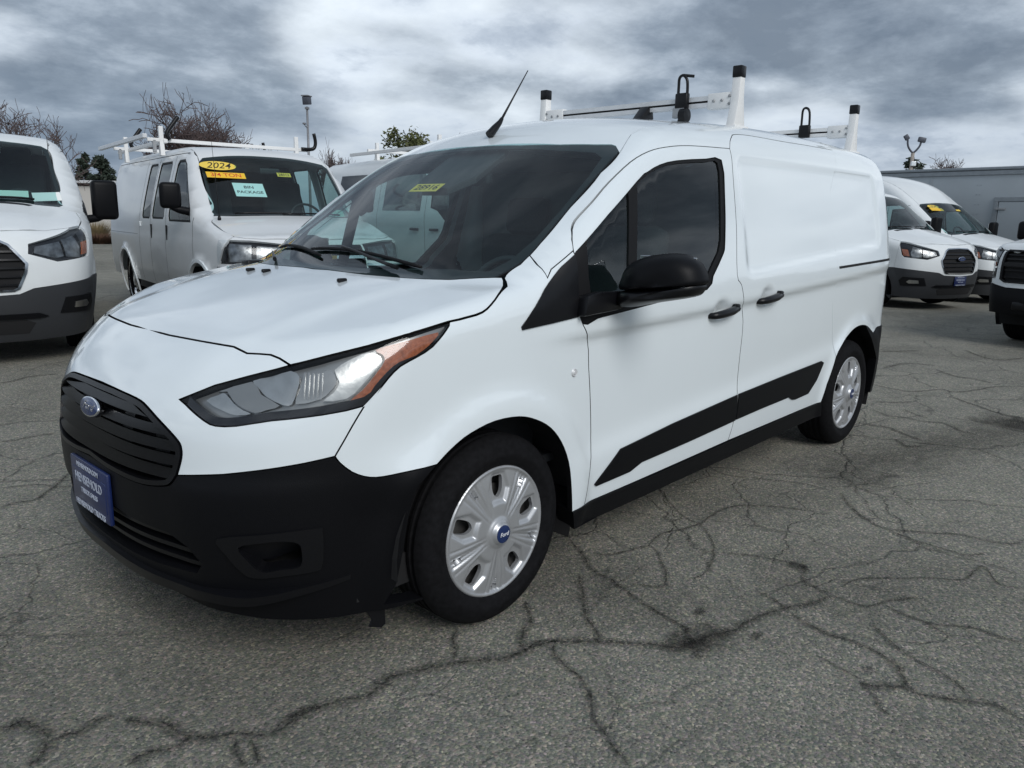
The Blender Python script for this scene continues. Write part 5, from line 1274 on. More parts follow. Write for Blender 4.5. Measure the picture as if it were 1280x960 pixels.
# crack and stain centre lines on the ground, (points, width)
CRACKS = [[[[-0.057,1.117],[-0.005,1.085],[0.079,1.075],[0.141,1.075],[0.205,1.021],[0.27,0.99],[0.317,0.951],[0.384,0.926],[0.453,0.906],[0.517,0.905],[0.582,0.908],[0.655,0.885],[0.718,0.871],[0.777,0.866],[0.83,0.878]],0.035],[[[0.68,0.871],[0.734,0.857],[0.79,0.875],[0.84,0.86],[0.918,0.796],[0.972,0.755],[0.995,0.704],[1.021,0.642],[1.049,0.584],[1.064,0.547]],0.028],[[[0.983,0.751],[1.018,0.757],[1.064,0.744],[1.1,0.728],[1.135,0.742]],0.03],[[[0.905,0.837],[0.935,0.888],[0.938,0.951]],0.02],[[[0.875,0.86],[0.897,0.913],[0.921,0.969]],0.02],[[[1.314,0.353],[1.289,0.364],[1.26,0.386],[1.237,0.431],[1.231,0.48],[1.251,0.528],[1.281,0.563],[1.302,0.582]],0.035],[[[1.239,0.506],[1.211,0.521],[1.168,0.515],[1.132,0.5],[1.089,0.521]],0.022],[[[0.127,1.078],[0.032,1.093],[-0.049,1.124],[-0.122,1.197],[-0.2,1.298],[-0.297,1.415],[-0.413,1.435],[-0.504,1.472],[-0.643,1.518],[-0.78,1.557],[-0.859,1.595],[-0.99,1.629]],0.03],[[[-0.022,1.113],[0.031,1.19],[0.078,1.292],[0.12,1.361],[0.172,1.436],[0.221,1.506],[0.247,1.557],[0.277,1.615]],0.022],[[[-0.771,1.56],[-0.715,1.682],[-0.732,1.794],[-0.696,1.917],[-0.634,1.977],[-0.585,2.02],[-0.58,2.086],[-0.631,2.156],[-0.652,2.221],[-0.629,2.293]],0.024],[[[-0.835,1.41],[-0.824,1.477],[-0.78,1.557]],0.016],[[[-0.503,1.898],[-0.514,1.943],[-0.56,1.984],[-0.585,2.02]],0.03],[[[-0.489,1.917],[-0.459,1.956],[-0.412,1.987],[-0.403,2.012]],0.014],[[[-0.892,1.803],[-0.825,1.863],[-0.765,1.938],[-0.742,2.031],[-0.705,2.107],[-0.654,2.161]],0.016],[[[-0.558,1.747],[-0.539,1.816],[-0.52,1.892]],0.009],[[[-0.47,0.872],[-0.356,0.972],[-0.25,1.09],[-0.163,1.185],[-0.13,1.215]],0.022],[[[-0.71,0.617],[-0.626,0.759],[-0.544,0.883],[-0.511,0.992],[-0.478,1.105],[-0.438,1.217],[-0.428,1.304],[-0.409,1.378]],0.02],[[[-0.655,0.788],[-0.716,0.863],[-0.876,0.911],[-0.799,1.033],[-0.675,1.13],[-0.605,1.152],[-0.546,1.058]],0.013],[[[-0.876,0.911],[-1.031,0.87],[-1.121,0.915],[-1.258,0.934],[-1.457,0.925],[-1.583,0.962],[-1.727,1.115],[-1.789,1.282]],0.014],[[[-1.258,0.934],[-1.149,1.045],[-1.014,1.139],[-0.853,1.211],[-0.742,1.197]],0.012],[[[-1.025,1.133],[-1.085,1.235],[-1.138,1.313],[-1.153,1.39],[-1.164,1.467],[-1.044,1.494],[-1.017,1.559],[-0.997,1.627]],0.015],[[[-0.997,1.627],[-0.987,1.701],[-1.002,1.765],[-1.107,1.799],[-1.213,1.862]],0.015],[[[-1.082,1.623],[-1.216,1.663],[-1.323,1.745],[-1.424,1.831],[-1.503,1.937],[-1.669,1.954],[-1.538,2.05],[-1.577,2.121]],0.012],[[[-1.055,1.789],[-1.034,1.888],[-1.043,1.961],[-1.108,2.056],[-1.098,2.117],[-1.116,2.205]],0.017],[[[-1.026,1.929],[-1.006,1.972],[-0.997,2.01]],0.014],[[[-2.152,1.218],[-1.986,1.329],[-1.859,1.439],[-1.801,1.545],[-1.885,1.671],[-1.978,1.823],[-1.993,1.927],[-2.032,2.012],[-2.12,2.022]],0.018],[[[-1.801,1.545],[-1.754,1.676],[-1.748,1.803],[-1.758,1.905],[-1.852,1.943]],0.013],[[[-2.012,0.787],[-2.06,0.921],[-2.122,1.066],[-2.122,1.19]],0.012],[[[-2.056,0.5],[-1.979,0.665],[-2.012,0.787]],0.012],[[[-1.547,0.515],[-1.338,0.739],[-1.26,0.871],[-1.258,0.934]],0.01],[[[-0.162,0.864],[-0.081,0.96],[0.008,1.016],[0.063,1.061]],0.024],[[[0.13,0.834],[0.203,0.887],[0.256,0.96]],0.02],[[[-3.651,0.773],[-3.64,0.869],[-3.667,0.963],[-3.609,1.044],[-3.522,1.156],[-3.504,1.231]],0.03],[[[-3.394,1.099],[-3.283,1.203],[-3.362,1.248]],0.03],[[[-4.118,0.706],[-4.017,0.851],[-4.042,0.95],[-4.026,1.084],[-4.072,1.198],[-3.949,1.327],[-3.916,1.428]],0.025],[[[-5.064,0.998],[-4.938,1.114],[-4.856,1.214],[-4.716,1.376],[-4.697,1.493],[-4.662,1.561]],0.025],[[[-5.087,0.361],[-5.033,0.524],[-5.019,0.715],[-5.258,0.83],[-5.3,0.968],[-5.518,1.064],[-5.79,1.152],[-5.979,1.322]],0.022],[[[-6.979,-0.182],[-7.168,-0.078],[-7.467,0.078]],0.04],[[[-5.972,0.186],[-6.392,0.274],[-6.496,0.497]],0.03],[[[-4.414,0.636],[-4.496,0.755],[-4.627,0.83]],0.03],[[[-6.254,0.562],[-6.016,0.791],[-6.039,0.929],[-5.924,1.11]],0.03],[[[-4.299,0.872],[-4.169,0.991],[-4.171,1.07]],0.02],[[[-8.056,0.371],[-7.521,0.685],[-7.554,0.861],[-7.952,0.967]],0.03],[[[0.154,-4.356],[0.045,-4.384],[-0.082,-4.466],[-0.297,-4.452]],0.03],[[[0.594,-2.572],[0.497,-2.552],[0.39,-2.561],[0.307,-2.543]],0.022],[[[0.812,-1.685],[0.732,-1.668],[0.663,-1.602],[0.617,-1.533],[0.554,-1.487]],0.014],[[[0.885,-1.39],[0.819,-1.414],[0.751,-1.402],[0.671,-1.463],[0.576,-1.595],[0.503,-1.7]],0.02],[[[0.748,-1.002],[0.707,-0.974],[0.682,-0.976]],0.006]]
STAINS = [[[[-2.175,1.159],[-2.391,1.149],[-2.688,1.149],[-2.929,1.2],[-3.164,1.261],[-3.437,1.319],[-3.67,1.418],[-3.948,1.49],[-4.337,1.62],[-4.887,1.88]],0.42,0.45],[[[-0.324,1.346],[-0.343,1.417],[-0.432,1.454],[-0.507,1.464]],0.13,0.62],[[[-0.302,1.427],[-0.339,1.463],[-0.355,1.496]],0.09,0.6],[[[-1.135,1.398],[-1.142,1.436],[-1.164,1.467]],0.06,0.8],[[[-0.523,1.333],[-0.533,1.351],[-0.535,1.365]],0.05,0.8],[[[-0.526,1.547],[-0.528,1.577]],0.05,0.8],[[[-0.596,1.886],[-0.583,1.902]],0.035,0.9],[[[-0.209,0.761],[-0.438,0.897],[-0.525,1.073],[-0.42,1.371]],0.35,0.22],[[[-0.847,1.542],[-1.238,1.685],[-1.664,2.105]],0.5,0.18],[[[-1.29,0.833],[-1.721,1.037],[-2.151,1.298]],0.4,0.2],[[[-4.264,1.517],[-4.453,1.551],[-4.626,1.639]],0.35,0.7]]

# ------------------------------------------------------------------ ground: old cracked asphalt, draining gently away at the back
def gz(x):
    t = min(max(-x-6, 0), 14)
    return -.0165*t*min(t/2, 1)
def asphalt():
    m = bpy.data.materials.new('old_asphalt'); m.use_nodes = True
    N = m.node_tree.nodes; L = m.node_tree.links; b = N['Principled BSDF']
    tcx = N.new('ShaderNodeTexCoord')
    def nz(scale, det=4, rough=.6, dist=0):
        n = N.new('ShaderNodeTexNoise'); n.inputs['Scale'].default_value = scale; n.inputs['Detail'].default_value = det; n.inputs['Roughness'].default_value = rough; n.inputs['Distortion'].default_value = dist
        L.new(tcx.outputs['Object'], n.inputs['Vector']); return n
    def mth(op, a, c=None, d=None, clamp=False):
        n = N.new('ShaderNodeMath'); n.operation = op; n.use_clamp = clamp
        for i, v in enumerate((a, c, d)):
            if v is None: continue
            if isinstance(v, (int, float)): n.inputs[i].default_value = v
            else: L.new(v, n.inputs[i])
        return n.outputs[0]
    def vor(scale, feat='F1', rnd=1., vec=None):
        n = N.new('ShaderNodeTexVoronoi'); n.feature = feat; n.inputs['Scale'].default_value = scale; n.inputs['Randomness'].default_value = rnd
        L.new(vec or tcx.outputs['Object'], n.inputs['Vector']); return n
    def ramp(f, stops):
        r = N.new('ShaderNodeValToRGB'); e = r.color_ramp.elements
        e[0].position, e[0].color = stops[0][0], (*stops[0][1], 1); e[1].position, e[1].color = stops[-1][0], (*stops[-1][1], 1)
        for p_, c_ in stops[1:-1]: x = e.new(p_); x.color = (*c_, 1)
        L.new(f, r.inputs[0]); return r.outputs[0]
    def mixc(f, a, c, bt='MIX'):
        n = N.new('ShaderNodeMix'); n.data_type = 'RGBA'; n.blend_type = bt
        if isinstance(f, (int, float)): n.inputs['Factor'].default_value = f
        else: L.new(f, n.inputs['Factor'])
        for s_, v in (('A', a), ('B', c)):
            if isinstance(v, tuple): n.inputs[s_].default_value = (*v, 1)
            else: L.new(v, n.inputs[s_])
        return n.outputs['Result']
    stones = vor(135); sep_ = N.new('ShaderNodeSeparateColor'); L.new(stones.outputs['Color'], sep_.inputs[0])
    g = ramp(sep_.outputs[0], [(0, (.066, .066, .063)), (.25, (.135, .134, .125)), (.6, (.205, .202, .186)), (.88, (.30, .292, .265)), (1, (.50, .485, .44))])
    grit = nz(420, 2, .7)
    g = mixc(.40, g, ramp(grit.outputs[0], [(.30, (.07, .07, .066)), (.5, (.19, .187, .173)), (.70, (.36, .352, .322))]))
    g = mixc(.09, g, stones.outputs['Color'], 'OVERLAY')
    g = mixc(1.0, g, (1.09, 1.085, 1.0), 'MULTIPLY')
    pits = vor(38); g = mixc(mth('MULTIPLY', mth('LESS_THAN', pits.outputs['Distance'], .13), .7), g, (.03, .03, .03))
    mid = nz(3.2, 6, .62); g = mixc(.55, g, ramp(mid.outputs[0], [(.3, (.72, .72, .72)), (.7, (1.16, 1.16, 1.15))]), 'MULTIPLY')
    broad = nz(.45, 5, .6, .4); g = mixc(.7, g, ramp(broad.outputs[0], [(.34, (.70, .695, .68)), (.52, (1, 1, 1)), (.68, (1.12, 1.12, 1.10))]), 'MULTIPLY')
    # a fine web of hairline cracks, present in patches
    wob = nz(2.6, 5, .6); vv = N.new('ShaderNodeVectorMath'); vv.operation = 'MULTIPLY_ADD'; L.new(wob.outputs['Color'], vv.inputs[0]); vv.inputs[1].default_value = (.35, .35, 0); L.new(tcx.outputs['Object'], vv.inputs[2])
    patch = mth('MULTIPLY', mth('SUBTRACT', nz(.35, 2).outputs[0], .40), 7, clamp=True)
    c1 = vor(.95, 'DISTANCE_TO_EDGE', 1, vv.outputs[0]); c2 = vor(2.3, 'DISTANCE_TO_EDGE', 1, vv.outputs[0])
    f1 = mth('MULTIPLY', mth('SUBTRACT', 1, mth('MULTIPLY', c1.outputs['Distance'], 75), clamp=True), mth('ADD', patch, .12, clamp=True), clamp=True)
    f2 = mth('MULTIPLY', mth('SUBTRACT', 1, mth('MULTIPLY', c2.outputs['Distance'], 60), clamp=True), mth('MULTIPLY', mth('SUBTRACT', nz(.6, 2).outputs[0], .45), 8, clamp=True), clamp=True)
    ck = mth('MULTIPLY', mth('MAXIMUM', f1, mth('MULTIPLY', f2, .8)), mth('ADD', .15, mth('MULTIPLY', nz(14, 3).outputs[0], 1.1)), clamp=True)
    g = mixc(mth('MULTIPLY', ck, .72), g, (.022, .021, .02))
    spots = vor(1.1); g = mixc(mth('MULTIPLY', mth('LESS_THAN', spots.outputs['Distance'], mth('MULTIPLY', nz(9, 2).outputs[0], .05)), .6), g, (.025, .025, .025))
    L.new(g, b.inputs['Base Color'])
    b.inputs['Roughness'].default_value = .86; b.inputs['Specular IOR Level'].default_value = .35
    h = mth('ADD', mth('MULTIPLY', mth('SUBTRACT', .6, stones.outputs['Distance']), .7), mth('MULTIPLY', grit.outputs[0], .5))
    h = mth('SUBTRACT', h, mth('MULTIPLY', ck, 2.2))
    bp = N.new('ShaderNodeBump'); bp.inputs['Strength'].default_value = .75; bp.inputs['Distance'].default_value = .006; L.new(h, bp.inputs['Height'])
    bp2 = N.new('ShaderNodeBump'); bp2.inputs['Strength'].default_value = .5; bp2.inputs['Distance'].default_value = .03; L.new(mid.outputs[0], bp2.inputs['Height']); L.new(bp2.outputs[0], bp.inputs['Normal'])
    L.new(bp.outputs[0], b.inputs['Normal'])
    return m
xs = [-420, -60, -20, -18, -16, -14, -12, -10, -8, -7.5, -7, -6.5, -6, -3, 0, 3, 60, 420]; ys = [-420, -60, -20, -5, 0, 5, 20, 60, 420]
V = [(x, y, gz(x)) for x in xs for y in ys]
Fg = [(i*len(ys)+j, (i+1)*len(ys)+j, (i+1)*len(ys)+j+1, i*len(ys)+j+1) for i in range(len(xs)-1) for j in range(len(ys)-1)]
props(mesh('asphalt_ground', V, Fg, asphalt()), kind='structure')
def ribbon_mat(name, core, halo, halo_a):
    """crumbling crack: dark broken core, faint dirty margin; v runs across the ribbon"""
    m = bpy.data.materials.new(name); m.use_nodes = True
    N = m.node_tree.nodes; L = m.node_tree.links
    for n in list(N): N.remove(n)
    o = N.new('ShaderNodeOutputMaterial'); mx_ = N.new('ShaderNodeMixShader'); tr_ = N.new('ShaderNodeBsdfTransparent'); d = N.new('ShaderNodeBsdfDiffuse')
    uv = N.new('ShaderNodeUVMap'); sp_ = N.new('ShaderNodeSeparateXYZ'); L.new(uv.outputs[0], sp_.inputs[0])
    tcx = N.new('ShaderNodeTexCoord')
    def mth(op, a, c=None, clamp=False):
        n = N.new('ShaderNodeMath'); n.operation = op; n.use_clamp = clamp
        for i, v in enumerate((a, c)):
            if v is None: continue
            if isinstance(v, (int, float)): n.inputs[i].default_value = v
            else: L.new(v, n.inputs[i])
        return n.outputs[0]
    def nz(scale, det=3):
        n = N.new('ShaderNodeTexNoise'); n.inputs['Scale'].default_value = scale; n.inputs['Detail'].default_value = det; n.inputs['Roughness'].default_value = .65; L.new(tcx.outputs['Object'], n.inputs['Vector']); return n.outputs[0]
    off = mth('MULTIPLY', mth('SUBTRACT', nz(16, 5), .5), 1.5)
    dist = mth('ABSOLUTE', mth('ADD', mth('SUBTRACT', mth('MULTIPLY', sp_.outputs[1], 2), 1), off))
    fade = sp_.outputs[0]      # strength along the ribbon, thin towards its ends
    if core:
        w = mth('MULTIPLY', mth('ADD', mth('MULTIPLY', nz(70, 5), 1.1), -.42), fade)
        a1 = mth('MULTIPLY', mth('MULTIPLY', mth('SUBTRACT', w, dist), 18, True), mth('ADD', mth('MULTIPLY', nz(150, 2), 2.2), -.45), True)
    hw = mth('MULTIPLY', mth('SUBTRACT', mth('MULTIPLY', mth('ADD', nz(60 if core else 14, 5), .35), fade), dist), 2.2 if core else 1.2, True)
    a2 = mth('MULTIPLY', mth('MULTIPLY', hw, halo_a), mth('ADD', mth('MULTIPLY', nz(110, 3), 2.4), -.55), True)
    al = mth('MAXIMUM', mth('MULTIPLY', a1, .93), a2, True) if core else a2
    d.inputs[0].default_value = (*halo, 1)
    L.new(al, mx_.inputs[0]); L.new(tr_.outputs[0], mx_.inputs[1]); L.new(d.outputs[0], mx_.inputs[2]); L.new(mx_.outputs[0], o.inputs[0])
    return m
def ribbon(name, pts, w, m, z):
    p = crom(np.array(pts), 6); n = len(p); d = np.gradient(p, axis=0); nn = np.stack([-d[:, 1], d[:, 0]], 1); nn /= np.hypot(*nn.T)[:, None]+1e-9
    V = []; Fc = []; uv = []
    for i in range(n):
        t = i/(n-1); f = min(1, .35+6*min(t, 1-t))
        for s in (-1, 1): V.append((p[i, 0]+nn[i, 0]*w*s, p[i, 1]+nn[i, 1]*w*s, gz(p[i, 0])+z)); uv.append((f, (s+1)/2))
    Fc = [(2*i, 2*i+2, 2*i+3, 2*i+1) for i in range(n-1)]
    o = mesh(name, V, Fc, m); l = o.data.uv_layers.new(name='UVMap')
    for lp in o.data.loops: l.data[lp.index].uv = uv[lp.vertex_index]
    return o
random.seed(3)
CK = ribbon_mat('asphalt_crack', True, (.030, .0295, .028), .34)
for k, (p, w) in enumerate(CRACKS):
    p = np.array(p); p[1:-1] += np.array([[random.uniform(-.012, .012), random.uniform(-.012, .012)] for _ in p[1:-1]]).reshape(-1, 2)
    props(ribbon('pavement_crack', p, w*1.1, CK, .004+.0003*(k % 7)), kind='structure')
SMT = {}
for k, (p, w, al) in enumerate(STAINS):
    m = SMT.setdefault(round(al, 2), None) or ribbon_mat('asphalt_stain', False, (.026, .0255, .025), al); SMT[round(al, 2)] = m
    props(ribbon('pavement_stain', p, w, m, .007+.0003*k), kind='structure')

# ------------------------------------------------------------------ trees
BARK = mat('grey_bark', (.10, .078, .070), .9, grain=(14, .35, .4))
TWIG = mat('reddish_twig', (.095, .070, .068), .9, grain=(9, .3))
def leafmat(name, c):
    m = mat(name, c, .75, grain=(1.6, .45)); return m
def bare_tree(name, x, y, h, spread, seed, label, dens_=1., group=None, trunk_h=.28, thick=1., fine=.010, width=0):
    rnd = random.Random(seed)
    t = empty(name, (x, y, gz(x)), 0, label=label, cat='tree', group=group)
    tr_, tw = MB(), MB()
    tris = []
    def grow(p, d, L_, r, lev):
        n = 4 if lev < 3 else 3; pts = [p]; q = p.copy(); dd = d.copy(); rs = [r]
        for i in range(n):
            j = .28 if lev else .10
            dd = (dd+Vector((rnd.uniform(-j, j), rnd.uniform(-j, j), rnd.uniform(-j*.7, j*.8)))).normalized()
            q = q+dd*(L_/n); pts.append(q.copy()); rs.append(r*(1-.38*(i+1)/n))
        if lev < 3: tr_.tube(pts, rs, 6 if lev < 2 else 5, False)
        else:
            for a, b_, ra, rb in zip(pts[:-1], pts[1:], rs[:-1], rs[1:]): tris.append((a.copy(), b_.copy(), ra, rb))
        if lev >= 5: return
        k = {0: rnd.randint(4, 5), 1: rnd.randint(3, 5), 2: rnd.randint(4, 5), 3: rnd.randint(3, 5), 4: rnd.randint(2, 4)}[lev]
        k = max(1, int(round(k*dens_)))
        for i in range(k):
            f = rnd.uniform(.35, 1) if lev else rnd.uniform(.75, 1)
            idx = min(n, max(1, int(round(f*n)))); o = pts[idx]
            ang = rnd.uniform(0, 2*math.pi); up = rnd.uniform(.0, .75) if lev < 3 else rnd.uniform(-.3, .9)
            side = Vector((math.cos(ang), math.sin(ang), 0))
            nd = (dd*rnd.uniform(.25, .8)+side*spread*rnd.uniform(.7, 1.2)+Vector((0, 0, up))).normalized()
            grow(o, nd, L_*rnd.uniform(.55, .85)*(1.25 if lev == 0 else 1), rs[idx]*rnd.uniform(.5, .72), lev+1)
    grow(Vector((0, 0, -.05)), Vector((rnd.uniform(-.08, .08), rnd.uniform(-.08, .08), 1)).normalized(), h*trunk_h, h*.030*thick, 0)
    tr_.build('trunk', BARK, t)
    V, Fc = [], []
    for a, b_, ra, rb in tris:
        d = (b_-a); u = d.orthogonal().normalized(); w = d.normalized().cross(u); k = len(V)
        ra, rb = max(ra, fine), max(rb, fine*.8)
        for (c, r) in ((a, ra), (b_, rb)):
            for th in (0, 2.09, 4.19): V.append(tuple(c+(u*math.cos(th)+w*math.sin(th))*r))
        Fc += [(k, k+1, k+4, k+3), (k+1, k+2, k+5, k+4), (k+2, k, k+3, k+5)]
    o = mesh('twigs', V, Fc, TWIG, t); o['kind'] = 'stuff'
    W_ = np.array(V); kz = h/W_[:, 2].max(); kx = width/np.ptp(W_[:, :2] @ np.array([-.68, .73])) if width else kz
    t.scale = (kx, kx, kz)
    return t
def leaf_tree(name, x, y, h, w, seed, m, label, conifer=True, n=5200, leaf=.13, group=None, base=.12):
    rnd = random.Random(seed); t = empty(name, (x, y, gz(x)), 0, label=label, cat='tree', group=group)
    b = MB(); b.tube([(0, 0, -.1), (.05, .03, h*.4), (0, 0, h*.93)], [h*.03, h*.022, h*.005], 8)
    for i in range(10):
        a = rnd.uniform(0, 6.28); z = h*rnd.uniform(base, .8); r = w*.5*(1-z/h)*1.2
        b.tube([(0, 0, z), (r*.5*math.cos(a), r*.5*math.sin(a), z+.1*h*(0 if conifer else 1)), (r*math.cos(a), r*math.sin(a), z+(-.02 if conifer else .12)*h)], [h*.011, h*.007, h*.003], 5, False)
    b.build('trunk', BARK, t)
    cl = []
    for i in range(46 if conifer else 40):
        z = rnd.uniform(base, 1) if conifer else rnd.uniform(.22, .97)
        a = rnd.uniform(0, 6.28)
        R0 = (w*.5*(1-z)**.8*rnd.uniform(.55, 1.15)) if conifer else w*.5*math.sqrt(max(0, 1-((z-.56)/.46)**2))*rnd.uniform(.35, 1.05)
        cl.append((R0*math.cos(a), R0*math.sin(a), z*h, (w*.20*(1.05-z*.7) if conifer else w*.17)*rnd.uniform(.7, 1.3)))
    V, Fc = [], []
    for i in range(n):
        cx, cy, cz, cr = cl[rnd.randrange(len(cl))]
        d = Vector((rnd.gauss(0, 1), rnd.gauss(0, 1), rnd.gauss(0, .6 if conifer else .9))).normalized()*cr*rnd.uniform(.35, 1.0)
        c = Vector((cx, cy, cz))+d
        s = leaf*rnd.uniform(.5, 1.4)
        u = Vector((rnd.uniform(-1, 1), rnd.uniform(-1, 1), rnd.uniform(-.6, .6))).normalized(); v_ = u.cross(Vector((rnd.uniform(-1, 1), rnd.uniform(-1, 1), rnd.uniform(-1, 1)))).normalized()
        k = len(V); V += [tuple(c-u*s), tuple(c+v_*s*.42), tuple(c+u*s*1.1), tuple(c-v_*s*.42)]; Fc.append((k, k+1, k+2, k+3))
    mesh('crown', V, Fc, m, t)
    return t
bare_tree('bare_tree', -11.9, -26.2, 5.9, 1.1, 11, 'large leafless spreading tree standing behind the full-size van with the 2024 sticker', 1.2, thick=1.5, trunk_h=.26, width=4.6)
bare_tree('bare_tree', -6.0, -26.2, 5.0, .9, 5, 'leafless tree over the roof of the van at the left edge', 1., width=3.)
bare_tree('bare_tree', -7.3, -27.9, 4.7, .9, 23, 'small leafless tree right of the larger one above the left van roof', .85, width=2.2)
bare_tree('bare_tree', -27.1, -40.1, 6.3, .7, 31, 'fine leafless tree right of the square-headed lamp pole', 1.2, fine=.016, width=3.2)
bare_tree('bare_tree', -16.6, -29.8, 4.4, .8, 35, 'low leafless tree between the big bare tree and the lamp pole', 1., width=2.8)
bare_tree('bare_tree', -33.7, -36.3, 6.9, .7, 37, 'leafless tree just right of the rounded evergreen', 1.1, fine=.016, width=3.)
bare_tree('bare_tree', -61.2, -14.2, 6.7, .95, 41, 'small leafless tree above the grey trailer beside the floodlight pole', 1.1, fine=.018, width=3.4)
bare_tree('bare_tree', -68.2, -14.3, 7.1, 1.0, 43, 'small leafless tree above the grey trailer farthest right', 1.1, fine=.02, width=3.4)
CON = leafmat('dark_conifer_needles', (.030, .044, .030)); EVG = leafmat('olive_evergreen_leaves', (.085, .095, .030))
leaf_tree('conifer_tree', -21.6, -66.8, 6.0, 2.6, 3, CON, 'thin open conifer, left of the pair beyond the pale board building', n=2400, leaf=.20)
leaf_tree('conifer_tree', -21.7, -63.6, 5.6, 3.8, 4, CON, 'dense dark conifer, right of the pair beyond the pale board building', n=6500, leaf=.20)
leaf_tree('evergreen_tree', -26.3, -31.8, 6.1, 3.6, 8, EVG, 'rounded olive evergreen above the roof of the racked van', False, 9000, .11)
leaf_tree('evergreen_tree', -65.0, -17.8, 7.0, 2.6, 9, CON, 'small dark evergreen behind the floodlight pole on the right', False, 2200, .17)
def tree_line(x0, y0, x1, y1, n, seed):
    rnd = random.Random(seed); V, Fc = [], []
    for i in range(n):
        t = rnd.random(); h = 5+3.2*math.sin(t*14)+1.8*math.sin(t*37+1); z = h*rnd.random()**.8
        c = Vector((x0+(x1-x0)*t+rnd.gauss(0, 1.5), y0+(y1-y0)*t+rnd.gauss(0, 1.5), z)); s = rnd.uniform(.4, 1.1)
        u = Vector((rnd.uniform(-1, 1), rnd.uniform(-1, 1), rnd.uniform(-1, 1))).normalized(); v_ = u.orthogonal().normalized()
        k = len(V); V += [tuple(c-u*s), tuple(c+v_*s*.6), tuple(c+u*s), tuple(c-v_*s*.6)]; Fc.append((k, k+1, k+2, k+3))
    props(mesh('tree_line', V, Fc, CON), kind='stuff')
tree_line(-120, 40, -20, 95, 16000, 5)

# ------------------------------------------------------------------ lamp poles
STEEL = mat('weathered_steel', (.23, .235, .25), .55, .4, grain=(12, .2))
WOODP = mat('weathered_pole', (.30, .27, .24), .85, grain=(10, .25))
LAMPB = mat('lamp_housing', (.07, .078, .10), .5, .2)
p = empty('lamp_pole', (-19.35, -30.6, gz(-19.35)), R_(30), label='slim grey lamp pole with one square head behind the silvery van', cat='lamp pole')
MB().tube([(0, 0, -.05), (0, 0, 3), (0, 0, 6.45)], [.075, .06, .05], 10).build('pole', STEEL, p)
MB().box((0, 0, 6.72), (.36, .30, .36), Matrix.Rotation(.15, 3, 'Y'), .03).build('lamp_head', LAMPB, p, .6)
MB().box((.02, 0, 6.92), (.42, .36, .05), bevel=.01).build('head_cover', STEEL, p)
b = MB(); b.tube([(0, 0, 5.5), (.22, 0, 5.55), (.3, 0, 5.62)], .02, 6); b.build('bracket', STEEL, p)
MB().box((.32, 0, 5.66), (.16, .12, .08), bevel=.02).build('camera', STEEL, p)
MB().box((0, 0, 6.38), (.16, .16, .10), bevel=.01).build('collar', STEEL, p)
p = empty('floodlight_pole', (-47.4, -12.35, gz(-30)), R_(35), label='pole with two floodlights on a curved yoke above the grey trailer', cat='lamp pole')
MB().tube([(0, 0, -.05), (0, 0, 5.6)], [.13, .10], 10).build('pole', WOODP, p)
b = MB(); b.tube(crom(np.array([(0, -.36, 6.35), (0, -.34, 6.1), (0, -.24, 5.85), (0, 0, 5.62), (0, .24, 5.85), (0, .34, 6.05), (0, .36, 6.2)]), 3), .055, 8); b.build('yoke', LAMPB, p)
MB().box((.0, -.44, 6.45), (.14, .26, .30), Matrix.Rotation(.6, 3, 'X'), .04).build('floodlight', LAMPB, p, .6)
MB().box((.0, .40, 6.32), (.20, .42, .28), Matrix.Rotation(-.2, 3, 'X'), .05).build('floodlight', LAMPB, p, .6)
MB().box((.12, .05, 5.0), (.2, .26, .26), bevel=.03).build('junction_box', PAINT, p)

# ------------------------------------------------------------------ pale board building, dry brush, box trailer
CREAM = [mat('cream_boards', (.52, .50, .46), .8, grain=(2, .08)), mat('cream_boards_light', (.60, .585, .55), .8, grain=(2, .08))]
bl = empty('board_building', (-15.3, -47.1, gz(-15)), R_(44), label='pale low building of horizontal boards between the two vans on the left', cat='building')
for k in range(7):
    o = MB(); o.box((0, 0, .22+.38*k), (12, .06+.012*(k % 2), .365), bevel=.012, seg=1); o.build('board', CREAM[k % 2], bl)
MB().box((0, 3.0, 1.35), (11.9, 5.85, 2.6)).build('wall', mat('cream_wall', (.50, .48, .45), .85), bl)
MB().box((0, 3.0, 2.86), (12.4, 6.6, .14), bevel=.02).build('roof', mat('pale_roof', (.50, .51, .52), .7), bl)
MB().box((-.2, 2.0, 3.02), (1.6, .8, .22), bevel=.03).build('roof_vent', mat('vent_white', (.70, .72, .74), .6), bl)
DRY = mat('dry_grass', (.22, .17, .09), .9, grain=(3, .4))
def shrub(x, y, h, w, seed, m, label, n=1800):
    rnd = random.Random(seed); t = empty('dry_shrub', (x, y, gz(x)), 0, label=label, cat='shrub')
    V, Fc = [], []
    for i in range(n):
        a = rnd.uniform(0, 6.28); r = w*.5*math.sqrt(rnd.random())*.4; e = Vector((math.cos(a), math.sin(a), 0)); tip = e*(w*.5*rnd.uniform(.3, 1))+Vector((0, 0, h*rnd.uniform(.35, 1)))
        bse = e*r; sd_ = Vector((-e.y, e.x, 0))*.012; k = len(V)
        V += [tuple(bse-sd_), tuple(bse+sd_), tuple(tip)]; Fc.append((k, k+1, k+2))
    o = mesh('stems', V, Fc, m, t); o['kind'] = 'stuff'
    return t
shrub(-12.4, -39.0, 1.0, 2.4, 2, DRY, 'tawny dry shrub in front of the pale board building')
shrub(-10.6, -33.3, .5, 2.6, 6, mat('brown_brush', (.10, .055, .035), .9, grain=(3, .4)), 'low brown brush at the lot edge beneath the tawny shrub')
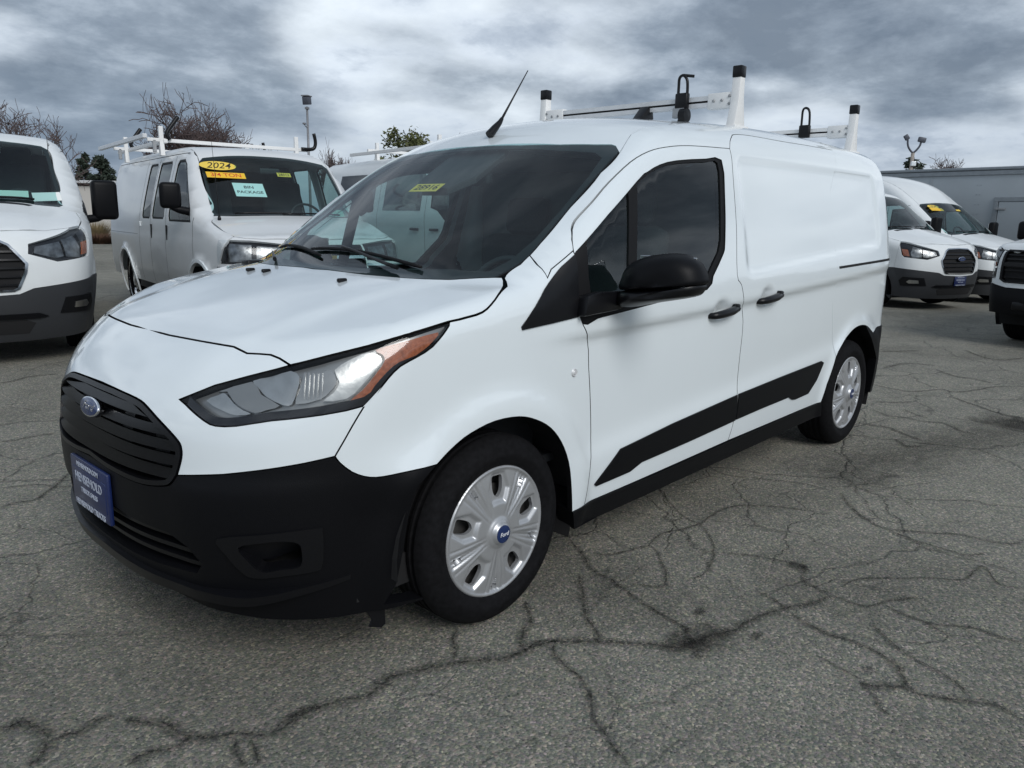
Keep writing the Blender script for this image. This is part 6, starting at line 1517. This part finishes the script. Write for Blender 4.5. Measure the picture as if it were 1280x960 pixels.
# trailer
TR = mat('trailer_grey', (.33, .365, .39), .5, .1, .1, grain=(1.4, .05))
TRF = mat('trailer_frame', (.24, .265, .285), .5, .35, grain=(8, .1))
tl = empty('box_trailer', (-19.25, -2.3, gz(-19)), R_(81), label='long grey box trailer with a small side door behind the high-roof van', cat='trailer')
# local x runs along the trailer, the seen side faces local -y
MB().box((0, 1.25, 1.78), (12.0, 2.4, 2.10), bevel=.03).build('box_body', TR, tl, .5)
MB().box((0, 1.25, 2.855), (12.08, 2.5, .07), bevel=.02).build('roof_rail', TRF, tl)
MB().box((0, .045, 2.76), (12.05, .06, .10), bevel=.008).build('top_rail', TRF, tl)
MB().box((0, .045, .78), (12.05, .06, .14), bevel=.008).build('bottom_rail', TRF, tl)
def trx(px_): return px_
for k in range(11):
    if k in (5, 6): continue
    MB().box((-5.5+1.1*k, .043, 1.77), (.05, .012, 1.84), bevel=.003, seg=1).build('panel_seam', TR, tl)
rv = MB()
for k in range(11):
    for s in (-.10, .10):
        for z in np.arange(.95, 2.7, .22): rv.box((-5.5+1.1*k+s*.35, .046, z), (.014, .012, .014))
o = rv.build('rivets', TRF, tl); o['kind'] = 'stuff'
dx = .95
for (cx, cz, sx, sz) in ((dx, 2.16, 1.16, .10), (dx, .95, 1.16, .10), (dx-.53, 1.55, .10, 1.12), (dx+.53, 1.55, .10, 1.12)):
    MB().box((cx, .03, cz), (sx, .05, sz), bevel=.006).build('door_frame', TRF, tl)
MB().box((dx, .032, 1.555), (.94, .04, 1.10), bevel=.012).build('side_door', TR, tl)
for z in (1.95, 1.10):
    MB().box((dx-.42, -.005, z), (.22, .04, .05), bevel=.008).build('hinge', GALV, tl)
    MB().box((dx+.40, -.008, z), (.30, .04, .07), bevel=.008).build('latch', GALV, tl)
MB().tube([(dx+.36, -.02, .98), (dx+.36, -.02, 2.1)], .014, 8).build('lock_rod', GALV, tl)
MB().box((0, 1.25, .60), (11.6, 1.0, .18)).build('chassis', DARKIN, tl)
for x in (-4.6, -3.5, 4.2):
    for s in (.32, 2.18):
        MB().lathe([(.0001, -.11), (.25, -.11), (.42, -.10), (.46, -.05), (.46, .05), (.42, .10), (.25, .11), (.0001, .11)], (x, s, .46), 'y', 28).build('wheel', TYRE, tl, .6)
